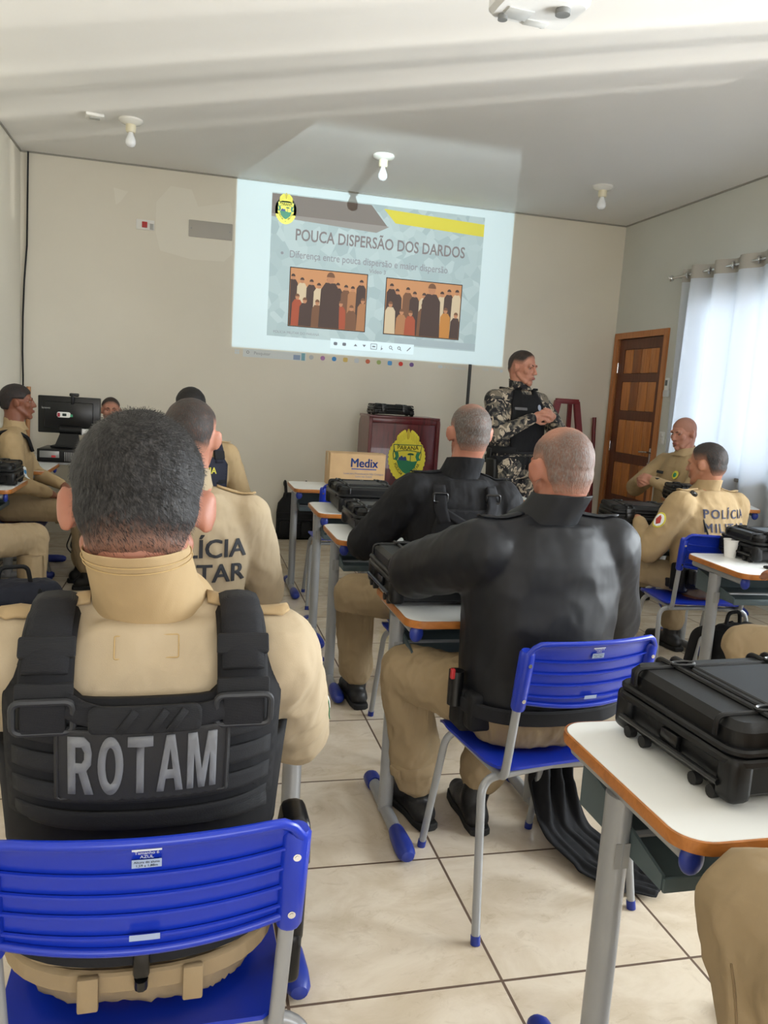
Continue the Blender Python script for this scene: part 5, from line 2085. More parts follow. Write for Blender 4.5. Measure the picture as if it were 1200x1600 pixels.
        if s.C.z < .8:    # flattened where the seat carries the weight
            zz = co[:, 2]
            near = (co[:, 1] < .26) & (zz < .475) & (zz > .30)
            co[near, 2] = .4705 + (zz[near] - .475) * .06
        me = to_mesh(co, fs, name)
        crease(me, amp, scale, seed, (1, 1, .8))
        if s.C.z < .8:
            c2 = np.array([v.co for v in me.vertices])
            near = (c2[:, 1] < .22) & (c2[:, 2] < .4655) & (c2[:, 2] > .36)
            c2[near, 2] = .4655
            me.vertices.foreach_set('co', c2.astype(np.float32).ravel()); me.update()
        s.tr = link(name, me, m_, s.o, None, 180)
        me.update()
        s.tbvh = BVHTree.FromPolygons([v.co.copy() for v in me.vertices], [tuple(p.vertices) for p in me.polygons])

    def boots(s, m_=None, cuff_h=.19):
        for i in (0, 1):
            a, k_ = s.an[i], s.kn[i]
            d = Vector((math.sin(s.toes[i]), math.cos(s.toes[i]), 0))
            mb = MB()
            top = a.lerp(k_, max(0, (cuff_h + .02 - a.z) / max(.05, k_.z - a.z)))
            f0 = Vector((a.x, a.y, 0))
            dz = a.z - .09
            mb.cap(a, top, .047, .052)
            mb.cap(f0 - d * .045 + Vector((0, 0, .045 + dz)), f0 + Vector((0, 0, .06 + dz)), .042, .046)
            mb.cap(f0 + Vector((0, 0, .062 + dz)), f0 + d * .12 + Vector((0, 0, .046 + dz)), .046, .040)
            mb.cap(f0 + d * .10 + Vector((0, 0, .044 + dz)), f0 + d * .17 + Vector((0, 0, .038 + dz)), .043, .034)
            co, fs = voxel(mb, .008, 4)
            co[:, 2] = np.maximum(co[:, 2], .012 + dz)
            me = to_mesh(co, fs, 'boot')
            b = link('boot', me, m_ or M_BOOT, s.o, None, 180)
            sole = MB()
            rg = []
            side_ = Vector((d.y, -d.x, 0))
            pts = []
            for (yy, w) in ((-.095, .02), (-.085, .034), (-.04, .040), (.03, .036), (.10, .045), (.16, .043), (.195, .03), (.208, .012)):
                pts.append((yy, w))
            poly = [(w, yy) for yy, w in pts] + [(-w, yy) for yy, w in pts[::-1]]
            M = Matrix((side_, d, Vector((0, 0, 1)))).transposed().to_4x4()
            M.translation = f0 + Vector((0, 0, dz))
            sole.prism(poly, 0.001, .026, M, 0, .004)
            sole.build('sole', M_RUBBER, b)

    # ---- things laid on the clothes
    def ray(s, x, z, frm=-1, bvh=None):
        """local x, z (world height above floor) seen from behind (frm=-1) or in front (+1)"""
        o = Vector((x, frm * 1.2, z))
        h = (bvh or s.jbvh).ray_cast(o, Vector((0, -frm, 0)))
        return h[0], h[1]

    def conform(s, name, outline, off, th, m_, parent=None, frm=-1, bvh=None, res=.008, smooth=60, flat_=0.0, label=None):
        """a patch of cloth cut to an outline (x, z), laid on the figure"""
        bm = bmesh.new()
        xs = [p[0] for p in outline]; zs = [p[1] for p in outline]
        vs = [bm.verts.new((p[0], p[1], 0)) for p in outline]
        bm.faces.new(vs)
        bm.verts.index_update()
        v0 = [v.co.copy() for v in bm.verts]; f0 = [tuple(v.index for v in f.verts) for f in bm.faces]
        bm.free()
        v, f = subdivide(v0, f0, res * 1.6)
        return s.lay(name, v, f, off, th, m_, parent, frm, bvh, smooth, label)

    def lay(s, name, v, f, off, th, m_, parent=None, frm=-1, bvh=None, smooth=60, label=None):
        P, ok = [], []
        last = None
        for p in v:
            h, nn = s.ray(p[0], p[1], frm, bvh)
            if h is None:
                h, nn = (Vector((p[0], last, p[1])) if last is not None else Vector((p[0], 0, p[1]))), Vector((0, frm, 0))
            last = h.y
            P.append(Vector((p[0], h.y + frm * (off + (p[2] if len(p) > 2 else 0)), p[1])))
        me = bpy.data.meshes.new(name)
        me.from_pydata([tuple(p) for p in P], [], f)
        me.update()
        o = link(name, me, m_, parent or s.o, label, smooth)
        if th:
            md = o.modifiers.new('thick', 'SOLIDIFY')
            md.thickness = th
            md.offset = 0
        return o

    def text(s, name, txt, x, z, h, m_, off=.003, parent=None, frm=-1, bold=.02, sx_=1, tilt=0, bvh=None, space=1.0):
        vs, fs = text_mesh(txt, h, bold, sx_, 0, 'CENTER', space)
        vs, fs = subdivide(vs, fs, .02)
        c_, s_ = math.cos(tilt), math.sin(tilt)
        fl = 1 if frm < 0 else -1
        v2 = [(x + fl * (v.x * c_ - v.y * s_), z + v.x * s_ + v.y * c_, v.z) for v in vs]
        return s.lay(name, v2, fs, off, 0, m_, parent, frm, bvh, 0)

    def strap(s, name, pts, w, off, th, m_, parent=None, frm=-1, bvh=None, n=10):
        """a band of width w along points (x, z)"""
        P = [Vector(p) for p in pts]
        P = fillet([(p.x, p.y, 0) for p in P], .03, 3) if len(P) > 2 else [Vector((p.x, p.y, 0)) for p in P]
        out = []
        for a, b in zip(P[:-1], P[1:]):
            k_ = max(1, int((b - a).length / .012))
            for i in range(k_):
                out.append(a.lerp(b, i / k_))
        out.append(P[-1])
        v, f = [], []
        for i, p in enumerate(out):
            t = (out[min(i + 1, len(out) - 1)] - out[max(i - 1, 0)]).normalized()
            q = Vector((-t.y, t.x, 0))
            for j in range(5):
                v.append(tuple((p + q * (w * (j / 4 - .5)))[:2]))
        for i in range(len(out) - 1):
            for j in range(4):
                a = i * 5 + j
                f.append((a, a + 1, a + 6, a + 5))
        return s.lay(name, v, f, off, th, m_, parent, frm, bvh)

    def belt(s, t, h, m_, grow=.03, name='belt'):
        w, d = np.interp(t, [a[0] for a in s.sec], [a[1] for a in s.sec]), np.interp(t, [a[0] for a in s.sec], [a[2] for a in s.sec])
        rg = []
        for (tt, gg) in ((-h / 2, -.006), (-h / 2, .0), (-h * .4, .004), (h * .4, .004), (h / 2, 0), (h / 2, -.006)):
            rg.append(superring(s.at(t + tt), s.r, s.n, (w + grow + gg) * s.S, (d + grow + gg) * s.S, 44))
        m = MB(); m.loft(rg, False)
        return m.build(name, m_, s.o)

    def epaulette(s, i, m_, parent=None, L_=.13, w=.045, lift=.012, button=True, ang=.0):
        """shoulder strap from the collar outwards"""
        q = -1 if i == 0 else 1
        a, b = s.at(.50, q * .085, -.0), s.sh[i] + s.r * (q * .022)
        vs, fs = [], []
        N = 10
        for k_ in range(N + 1):
            p = a.lerp(b, k_ / N)
            for j in (-1, 0, 1):
                pp = p + s.n * (j * w / 2 * (1 if k_ < N else .55))
                h = s.jbvh.ray_cast(pp + s.u * .3, -s.u)
                z = h[0] if h[0] is not None else pp
                vs.append(z + s.u * (lift * (.45 + .3 * (k_ == N))))
        for k_ in range(N):
            for j in range(2):
                a0 = k_ * 3 + j
                fs.append((a0, a0 + 3, a0 + 4, a0 + 1))
        m = MB(); m.add(vs, fs)
        o = m.build('epaulette', m_, parent or s.o, smooth=180)
        md = o.modifiers.new('thick', 'SOLIDIFY'); md.thickness = .005; md.offset = 0
        return o


M_SKIN = {
    'fair': skin_mat('fair_skin', (184, 132, 111)),
    'tan': skin_mat('tan_skin', (172, 122, 96)),
    'brown': skin_mat('brown_skin', (128, 82, 62)),
    'dark': skin_mat('dark_skin', (84, 54, 42)),
    'ruddy': skin_mat('ruddy_skin', (164, 112, 92)),
}
M_EYE = mat('eye_white', (150, 134, 124), .35)
M_BOOT = mat('black_boot_leather', (22, 21, 22), .5, 0, .2, 20, .3, 120, .003)
M_KHAKI = cloth('khaki_twill', (165, 142, 106), .85, 900, .30, .06)
M_KHAKI_T = cloth('khaki_trouser_ripstop', (148, 129, 100), .88, 1000, .5, .07)
M_KHAKI_L = cloth('light_khaki_twill', (168, 152, 126), .85, 900, .30, .05)
M_JBLACK = cloth('black_jacket_nylon', (13, 15, 20), .50, 1200, .30, .08, 0, 9, .32)
M_JBLACK2 = cloth('black_shirt_cloth', (13, 14, 18), .75, 1000, .5, .12)
M_NAVYV = cloth('navy_vest_cloth', (30, 32, 46), .75, 700, .3, .12)
M_VEST = cloth('black_vest_cordura', (15, 16, 20), .82, 800, .25, .12)
M_WEB = webbing('black_webbing', (26, 27, 31))
M_WEBG = webbing('charcoal_webbing', (30, 31, 34))
M_PATCH = mat('black_rubber_patch', (26, 26, 28), .7, 0, .1, 60, .3, 900, .0008)
M_LET = mat('grey_rubber_letters', (104, 106, 110), .6, 0, .05, 50)
M_BACKL = mat('black_print', (34, 36, 42), .7)
M_NAVYL = mat('navy_print', (44, 48, 74), .7)
M_YELL = mat('yellow_print', (206, 196, 70), .7)
M_CAMO = camo_mat()
M_GUN = mat('gun_black', (20, 21, 24), .28, .2, .1, 30)
M_FLAGG = mat('flag_green', (30, 124, 76), .7)
M_FLAGW = mat('flag_white', (226, 230, 230), .7)
M_FLAGB = mat('flag_blue', (60, 130, 190), .7)
H_BLACK = hair_mat('cropped_black_hair', (19, 18, 20), (150, 106, 86), .12)
H_DARK = hair_mat('cropped_dark_hair', (34, 28, 26), (182, 130, 108), .1)
H_VDARK = hair_mat('tight_black_hair', (14, 13, 14), (84, 54, 42), .02)
H_GREY = hair_mat('greying_cropped_hair', (62, 56, 52), (166, 116, 95), .35)
H_BROW = mat('eyebrow_hair', (34, 26, 22), .8)


def full_dens(f0, f1, top=1.0):
    """denser towards the top, faded at the edge"""
    return lambda p, h: top * sm(f0, f1, h)


# ---- the man in the lettered vest, nearest the camera
A = Fig('person in khaki and a black vest lettered ROTAM, seated nearest, seen from behind', (-.053, 1.275, 0), math.radians(1.5), hz=.558, S=1.0, g=1.08, lean=-.08, head=(0, -.42, 0), hoff=(-.020, -.020, -.030), hs=1.165,
        wrists=[(-.20, .40, .80), (.20, .40, .80)], hints=((-.55, -.2, -1), (.55, -.2, -1)), knees=[(-.17, .42, .54), (.17, .42, .54)], ankles=[(-.17, .40, .09), (.17, .40, .09)], sw=.190, ear=.94, vox=.0055, skin='ruddy')


def dA(p, h):
    d = .25 + .75 * sm(.0, .062, h)
    whorl = (p - Vector((-.022, -.078, .072))).length
    return (.2 + d) * (.35 + .65 * sm(.002, .011, whorl))


A.hair(H_BLACK, None, dA, .007, .0042, front=.065, side=.022, nape=-.078, seed=1)
def strands(F, n, length, m_, seed, lie=.86):
    """short hairs combed from the whorl, over the shell"""
    me = F.hairo.data
    rg = np.random.default_rng(seed)
    co = np.array([v.co for v in me.vertices]); nr = normals(me).astype(float)
    cov = np.empty(len(me.vertices), dtype=np.float32); me.attributes['hair_cover'].data.foreach_get('value', cov)
    pr = np.clip(cov - .22, 0, 1); pr = pr / pr.sum()
    ix = rg.choice(len(co), n, p=pr)
    wh = np.array(F.H @ Vector((-.022, -.088, .070)))
    p = co[ix] + rg.normal(0, .0022, (n, 3))
    N_ = nr[ix]
    p = p - N_ * .0015
    d = p - wh
    d -= N_ * (d * N_).sum(1)[:, None]
    d /= np.linalg.norm(d, axis=1)[:, None] + 1e-6
    sw_ = np.cross(N_, d)
    d = d + sw_ * .45 + rg.normal(0, .22, (n, 3))
    L_ = length * (.55 + .45 * np.clip(cov[ix], 0, 1)) * rg.uniform(.7, 1.2, n)
    tip = p + (N_ * (1 - lie) + d * lie) * L_[:, None]
    mid = p + (N_ * (1 - lie) * .75 + d * lie * .4) * L_[:, None]
    side = np.cross(d, N_); side /= np.linalg.norm(side, axis=1)[:, None] + 1e-6
    w = .00032
    V = np.stack([p - side * w, p + side * w, mid - side * w * .8, mid + side * w * .8, tip], 1).reshape(-1, 3)
    fs = []
    for i in range(n):
        b = i * 5
        fs.append((b, b + 1, b + 3, b + 2)); fs.append((b + 2, b + 3, b + 4))
    o = link('hair_strands', to_mesh(V, fs, 'hair_strands'), m_, F.o, None, 180)
    o['kind'] = 'stuff'


strands(A, 30000, .0085, mat('dark_hair_fibre', (23, 21, 21), .5, 0, 0, 6, 0, 1, .001, .3), 3)
A.jacket(M_KHAKI_L, puff=.016, amp=.010, scale=8, seed=1, vox=.008, collar=.116, collar_r=.077, sleeve=1.16, t0=-.03, name='uniform_shirt', collar_m=M_KHAKI, stitch=mat('khaki_thread', (172, 146, 100), .8))
A.trousers(M_KHAKI_T, puff=.02, seed=4)
A.boots()
for i in (0, 1):
    e = A.epaulette(i, M_KHAKI, None, .14, .05, .012)
    b = MB(); p = A.sh[i] + A.u * .085; b.ell(p - A.r * (.03 * (-1 if i == 0 else 1)), (.007, .007, .004)); 
# plate carrier
zt = 1.035


def top_edge(x):
    return .985 + .055 * sm(.085, .150, abs(x))


ol = [(-.178, .80), (.178, .80), (.184, .985), (.174, 1.02)] + [(x, top_edge(x)) for x in [.15 - .30 * q / 20 for q in range(21)]] + [(-.174, 1.02), (-.184, .985)]
vest = A.conform('vest', ol, .020, .030, M_VEST, None, -1, A.torso, .012)
ringv = []
for t in (.175, .19, .30, .335):
    w = np.interp(t, [a[0] for a in A.sec], [a[1] for a in A.sec]); d = np.interp(t, [a[0] for a in A.sec], [a[2] for a in A.sec])
    ringv.append(superring(A.at(t), A.r, A.n, (w + .026) * A.S, (d + .032) * A.S, 48))
m = MB(); m.loft(ringv, False); cmb = m.build('cummerbund', M_VEST, vest, smooth=180)
md = cmb.modifiers.new('thick', 'SOLIDIFY'); md.thickness = .014; md.offset = 0
vb = BVHTree.FromPolygons([v.co.copy() for v in vest.data.vertices], [tuple(p.vertices) for p in vest.data.polygons])
for sg in (-1, 1):
    # shoulder strap over the top to the chest, with pads and buckle
    path = []
    for (t, y) in ((.40, -.150), (.45, -.142), (.49, -.118), (.515, -.085), (.525, -.045), (.522, .0), (.505, .05), (.46, .10), (.40, .135)):
        path.append(A.at(t, sg * .132, y))
    m = MB(); m.tube(fillet(path, .05, 3), .036, 12, False, None, 0, .34, tuple(A.n)); m.build('shoulder_strap', M_VEST, vest, smooth=180)
    m = MB(); m.tube(fillet([A.at(t, sg * .132, y) for (t, y) in ((.478, -.142), (.505, -.112), (.532, -.075), (.541, -.04), (.535, .01))], .03, 4), .031, 10, False, None, 0, .3, tuple(A.n)); m.build('shoulder_pad', M_WEB, vest, smooth=180)
    for t, y in ((.505, -.116), (.452, -.149)):
        m = MB(); m.boxm(T(*A.at(t, sg * .132, y)) @ rot(-.5 if t > .49 else -.15, 0, 0), (.074, .014, .030), .004); m.build('strap_loop', M_WEBG, vest)
    c = A.at(.425, sg * .132, -.163)
    m = MB(); fr = rrect(.076, .044, .01, 4); m.tube([c + A.r * p[0] + A.u * p[1] for p in fr], .005, 8, True); m.build('buckle', mat('dull_black_buckle', (30, 32, 36), .55), vest)
    m = MB(); m.boxm(T(*A.at(.425, sg * .132, -.160)), (.058, .012, .05), .004); m.build('buckle_web', M_WEB, vest)
# rows of webbing
for z, x0, x1 in ((.940, -.176, .176), (.896, -.178, .178), (.852, -.178, .178), (.810, -.176, .176)):
    A.strap('webbing_row', [(x0, z), (x1, z - .004)], .027, .0205, .006, M_WEBG, vest, -1, vb)
A.conform('loop_field', [(-.165, .958), (.165, .954), (.165, .992), (.08, .980), (-.08, .980), (-.165, .995)], .0185, .004, M_WEBG, vest, -1, vb)
A.conform('patch', [(p[0], p[1]) for p in rrect(.232, .108, .005, 3, -.002, .897)], .0255, .007, M_PATCH, vest, -1, vb)
m = MB()
fr = rrect(.226, .102, .004, 3, -.002, .897)
fp_ = []
for p in fr:
    h, nn = A.ray(p[0], p[1], -1, vb)
    fp_.append(Vector((p[0], h.y - .0295, p[1])))
m.tube(fp_, .0024, 6, True); m.build('patch_border', M_PATCH, vest)
# block letters cut from rubber: outlines on a 10 x 16 grid
GL = {
    'R': [[(0, 0), (3, 0), (3, 6), (4.2, 6), (6.6, 0), (10, 0), (7.2, 6.6), (9, 8.2), (9.4, 11.5), (8.6, 14.4), (6.4, 16), (0, 16)], [(3, 8.7), (5.4, 8.7), (6.4, 9.8), (6.5, 11.8), (5.5, 13.2), (3, 13.2)]],
    'T': [[(3.5, 0), (6.5, 0), (6.5, 13.2), (10, 13.2), (10, 16), (0, 16), (0, 13.2), (3.5, 13.2)]],
    'A': [[(0, 0), (2.9, 0), (3.6, 3.6), (6.9, 3.6), (7.6, 0), (10.6, 0), (7, 16), (3.6, 16)], [(4.1, 6.1), (6.4, 6.1), (5.25, 12.2)]],
    'M': [[(0, 0), (2.7, 0), (2.7, 10.5), (4.7, 0), (7.3, 0), (9.3, 10.5), (9.3, 0), (12, 0), (12, 16), (8.2, 16), (6, 5.2), (3.8, 16), (0, 16)]],
    'O': [[(5 + 5 * math.cos(a), 8 + 8.2 * math.sin(a)) for a in [2 * PI * q / 28 for q in range(28)]], [(5 + 2.0 * math.cos(a), 8 + 5.2 * math.sin(a)) for a in [2 * PI * q / 28 for q in range(28)]]],
}


def block_word(word, x0, z0, h, wsc, gap):
    vs, fs = [], []
    x = 0
    for ch in word:
        loops = GL[ch]
        cu = bpy.data.curves.new('block_letter', 'CURVE')
        cu.dimensions = '2D'
        cu.fill_mode = 'BOTH'
        for lp in loops:
            sp_ = cu.splines.new('POLY')
            sp_.points.add(len(lp) - 1)
            for k_, p in enumerate(lp):
                sp_.points[k_].co = ((x + p[0] * wsc) * h / 16, p[1] * h / 16, 0, 1)
            sp_.use_cyclic_u = True
        o = bpy.data.objects.new('block_letter', cu)
        COL.objects.link(o)
        me = bpy.data.meshes.new_from_object(o.evaluated_get(bpy.context.evaluated_depsgraph_get()))
        b = len(vs)
        vs += [v.co.copy() for v in me.vertices]
        fs += [tuple(i + b for i in p.vertices) for p in me.polygons]
        bpy.data.objects.remove(o); bpy.data.curves.remove(cu); bpy.data.meshes.remove(me)
        x += (12 if ch == 'M' else 10.6 if ch == 'A' else 10) * wsc + gap
    w = (x - gap) * h / 16
    return [Vector((v.x - w / 2 + x0, v.y - h / 2 + z0, 0)) for v in vs], fs


bv_, bf_ = block_word('ROTAM', -.002, .899, .086, .62, 1.0)
bv_, bf_ = subdivide(bv_, bf_, .02)
A.lay('lettering', [(v.x, v.y) for v in bv_], bf_, .0300, .003, M_LET, vest, -1, vb, 30)
A.strap('drag_handle', [(-.135, 1.000), (-.085, .975), (-.03, .962)], .030, .027, .006, M_WEB, vest, -1, vb)
A.strap('drag_handle', [(.135, 1.000), (.115, .974), (.06, .964), (.03, .962)], .030, .027, .006, M_WEB, vest, -1, vb)
A.conform('handle_wrap', rrect(.145, .034, .008, 3, .0, .968), .032, .016, M_WEBG, vest, -1, vb)
for x in (-.02, .02, .045):
    A.strap('wrap_fold', [(x - .014, .954), (x + .007, .982)], .010, .042, .006, M_WEBG, vest, -1, vb)
# stitched rectangle on the yoke
m = MB()
yk = []
for p in rrect(.088, .030, .002, 2, -.002, 1.045):
    h, nn = A.ray(p[0], p[1], -1)
    yk.append(Vector((p[0], h.y - .0006, p[1])))
m.tube(yk, .0011, 5, True); m.build('yoke_stitching', mat('khaki_thread', (172, 146, 100), .8), A.o)
A.belt(.045, .045, M_WEB, .042, 'duty_belt')
A.belt(-.012, .034, M_KHAKI_T, .036, 'trouser_waistband')
for x in (-.075, .075):
    b = A.at(-.02, x, -.166)
    m = MB(); m.boxm(T(*b) @ rot(.0, 0, 0), (.030, .012, .055), .003); m.build('belt_loop', M_KHAKI_T, A.o)
m = MB(); m.boxm(T(*A.at(.035, 0, -.172)), (.024, .016, .056), .006); m.tube([A.at(.005, 0, -.175), A.at(-.012, 0, -.173)], .010, 10); m.build('belt_keeper', M_BLACKS, A.o)
# holster with pistol on the right hip
hp = Vector((.232, -.06, .585))
m = MB()
m.boxm(T(*(hp + Vector((.005, 0, .0)))) @ rot(.10, .0, 0), (.040, .085, .15), .014, 3)
m.boxm(T(*(hp + Vector((.004, -.008, -.10)))) @ rot(.10, 0, 0), (.036, .060, .10), .014, 3)
hol = m.build('holster', M_BLACKP, A.o)
m = MB()
m.boxm(T(*(hp + Vector((.004, -.035, .085)))) @ rot(-.35, 0, 0), (.028, .042, .115), .008, 3)
m.boxm(T(*(hp + Vector((.004, .012, .095)))) @ rot(.10, 0, 0), (.026, .09, .03), .006)
m.build('pistol_grip', M_GUN, hol)
m = MB(); m.tube(fillet([hp + Vector((.004, -.055, .085)), hp + Vector((.004, -.05, .145)), hp + Vector((.004, .02, .150)), hp + Vector((.004, .05, .10))], .02, 5), .010, 10, False, None, 0, 2.0, (1, 0, 0)); m.build('retention_hood', M_GUN, hol)
m = MB(); m.boxm(T(.175, -.085, .605), (.05, .035, .05), .008); m.build('magazine_pouch', M_BLACKP, A.o)
m = MB(); m.boxm(T(.12, -.125, .585), (.055, .03, .04), .006); m.build('key_pouch', M_BLACKP, A.o)
# state flag patch on the right sleeve


def sleeve_patch(F, i, polys, f=.55, up=.0, R_=.0665, parent=None, ang0=0.0, wdt=.07, hgt=.075):
    """flag on the outside of the upper sleeve: polys = [(poly in unit square, material)]"""
    a, b = F.sh[i], F.el[i]
    ax = (b - a).normalized()
    q = -1 if i == 0 else 1
    out = F.r * q
    out = (out - ax * out.dot(ax)).normalized()
    tn = ax.cross(out)
    jb = F.jbvh
    for (poly, m_, nm, off) in polys:
        v0 = [(p[0], p[1], 0) for p in poly]
        v, fc = subdivide([Vector(p) for p in v0], [tuple(range(len(v0)))], .16)
        vs = []
        for p in v:
            th_ = ang0 + (p[0] - .5) * wdt / R_
            dr = out * math.cos(th_) + tn * math.sin(th_)
            c0 = a.lerp(b, f) + ax * ((.5 - p[1]) * hgt)
            h = jb.ray_cast(c0 + dr * .25, -dr)
            vs.append((h[0] if h[0] is not None else c0 + dr * R_) + dr * off)
        me = to_mesh(vs, fc, nm)
        o = link(nm, me, m_, parent or F.o, None, 180)
        md = o.modifiers.new('thick', 'SOLIDIFY'); md.thickness = .0015; md.offset = 0


FLAG = [([(0, 0), (1, 0), (1, 1), (0, 1)], M_FLAGG, 'flag_patch', .002), ([(0, .35), (.35, 1), (1, 1), (1, .65), (.65, 0), (0, 0)], M_FLAGW, 'flag_band', .0032), ([(.5 + .2 * math.cos(a), .5 + .2 * math.sin(a)) for a in [2 * PI * q / 16 for q in range(16)]], M_FLAGB, 'flag_disc', .0044)]
sleeve_patch(A, 1, FLAG, .78, ang0=-.5)


def kit(F, shirt, trous, seed, puff=.012, collar=.05, amp=.006, scale=9, collar_r=.070, sleeve=1.0, name='uniform_shirt', t0=-.05, vox=.009, tp=.016, **kw):
    F.jacket(shirt, puff, 1, amp, scale, seed, vox, t0, collar, None, collar_r, sleeve, name, **kw)
    F.trousers(trous, tp, .009, seed + 2)
    F.boots()


# ---- the bald man in the plain black jacket
B = Fig('balding person in a plain black jacket on a blue chair, seen from behind', (1.01, 2.07, 0), math.radians(4), hz=.555, S=1.03, g=1.22, lean=.03, head=(.02, -.10, 0), hoff=(.03, -.015, -.035),
        wrists=[(-.08, .40, .965), (.20, .36, .80)], hints=((-1, .4, -.6), (.8, -.25, -1)), knees=[(-.285, .33, .535), (.17, .42, .53)], ankles=[(-.20, .36, .09), (-.02, .30, .09)], toes=(-.15, .1), sw=.195, vox=.006, skin='ruddy', ear=1.05)


def dB(p, h):
    back = sm(.04, -.055, p.y) * .0
    crown = sm(.055, .100, p.z) * sm(-.085, -.03, p.y)
    return (.25 + .55 * sm(0, .05, h)) * (1 - .82 * crown)


B.hair(H_GREY, None, dB, .003, .005, front=.062, side=.012, nape=-.072, seed=2)
kit(B, M_JBLACK, M_KHAKI_T, 5, puff=.024, collar=.075, amp=.012, scale=7, collar_r=.078, sleeve=1.3, name='jacket', t0=-.04, vox=.009, tp=.02, shrug=0) if False else None
B.jacket(M_JBLACK, .026, 1, .010, 6, 5, .009, -.01, .078, None, .080, 1.22, 'jacket')
B.trousers(M_KHAKI_T, .022, .011, 7)
B.boots()
for i in (0, 1):
    c_ = B.an[i].lerp(B.kn[i], .27); d_ = (B.kn[i] - B.an[i]).normalized(); q_ = d_.to_track_quat('Z', 'Y').to_matrix().to_4x4()
    m = MB(); m.lathe([(.074, -.026), (.082, -.020), (.083, .020), (.078, .028)], 28, T(*c_) @ q_); m.box((.0, -.083, 0), (.05, .012, .036), .004, 2, T(*c_) @ q_); m.build('trouser_cuff', M_KHAKI_T, B.o, smooth=60)
B.epaulette(0, M_JBLACK, None); B.epaulette(1, M_JBLACK, None)
B.belt(.015, .04, M_WEB, .046, 'duty_belt')
m = MB(); m.boxm(T(-.215, .02, .545), (.06, .09, .13), .016, 3); m.boxm(T(-.205, -.055, .56), (.07, .06, .11), .014, 3); m.build('belt_pouch', M_NYL, B.o)
m = MB(); m.tube([(-.255, .0, .56), (-.255, .0, .66)], .022, 14); m.build('spray_can', M_BLACKS, B.o)
m = MB(); m.boxm(T(-.272, -.012, .655), (.012, .014, .03), .003); m.build('red_trigger', mat('red_plastic', (176, 40, 44), 0.4), B.o)

# ---- the man in black with the harness vest, ahead
Cc = Fig('person with cropped hair in black jacket and harness vest, before the lectern', (1.08, 3.12, 0), math.radians(0), hz=.565, S=1.03, g=1.08, lean=.05, head=(-.03, .02, 0), hoff=(.03, -.02, .0), side=.04,
         wrists=[(-.20, .36, .84), (.22, .36, .80)], hints=((-.7, -.1, -.7), (.8, -.2, -.8)), knees=[(-.36, .22, .55), (.2, .42, .53)], ankles=[(-.30, .32, .09), (.2, .42, .09)], toes=(-.1, .1), sw=.188, skin='ruddy', ear=1.05, vox=.0065)


def dC(p, h):
    crown = sm(.075, .112, p.z) * sm(-.09, -.05, p.y)
    return (.35 + .6 * sm(0, .05, h)) * (1 - .5 * crown)


Cc.hair(H_GREY, None, dC, .004, .006, front=.060, side=.012, nape=-.072, seed=3)
kit(Cc, M_JBLACK2, M_KHAKI_T, 9, puff=.020, collar=.072, amp=.009, scale=8, collar_r=.078, sleeve=1.25, name='jacket', t0=-.03, tp=.02)
Cc.epaulette(0, M_JBLACK2); Cc.epaulette(1, M_JBLACK2)
hv = Cc.conform('vest', [(-.13, .70), (.15, .70), (.155, .90), (.12, .985), (-.10, .985), (-.125, .90)], .012, .016, M_VEST, None, -1, Cc.torso, .014)
for sg in (-1, 1):
    x = .012 + sg * .112
    Cc.strap('shoulder_strap', [(x, 1.075), (x * .98, .99), (x * .8, .93)], .048, .022, .012, M_WEB, hv)
    m = MB(); h, nn = Cc.ray(x, 1.03); c = Vector((x, h.y - .028, 1.03)); m.tube([c + Vector((p[0], 0, p[1])) for p in rrect(.058, .034, .008, 4)], .005, 8, True); m.build('buckle', M_BLACKS, hv)
Cc.strap('cross_strap', [(-.10, .985), (.0, .93), (.05, .88)], .03, .022, .006, M_WEB, hv)
Cc.strap('cross_strap', [(.13, .985), (.06, .94), (.0, .90)], .03, .022, .006, M_WEB, hv)
for z in (.86, .80):
    Cc.strap('webbing_row', [(-.12, z), (.145, z)], .024, .022, .005, M_WEBG, hv)

# ---- the officer with the black letters on his beige back
Dd = Fig('person in beige with black back letters, half hidden by the nearest seated man', (-.005, 2.56, 0), math.radians(2), hz=.56, S=1.0, g=1.06, lean=.06, head=(-.25, .0, 0), hoff=(.0, -.01, -.01), side=.02,
         wrists=[(-.2, .36, .80), (.2, .36, .80)], hints=((-.15, -.3, -1), (.45, -.3, -1)), knees=[(-.2, .42, .53), (.30, .40, .53)], ankles=[(-.2, .40, .09), (.26, .36, .09)], sw=.187, skin='fair', vox=.0065)
Dd.hair(H_DARK, None, lambda p, h: .12 + .88 * sm(.012, .05, h), .007, .006, front=.062, side=.02, nape=-.05, seed=4)
kit(Dd, M_KHAKI_L, M_KHAKI_T, 12, puff=.016, collar=.06, amp=.008, scale=8, sleeve=1.18)
Dd.epaulette(0, M_KHAKI); Dd.epaulette(1, M_KHAKI)
Dd.text('back_lettering', 'POLÍCIA', .036, .915, .056, M_BACKL, .003, None, -1, .03, 1.0)
Dd.text('back_lettering', 'MILITAR', .036, .837, .056, M_BACKL, .003, None, -1, .03, 1.0)

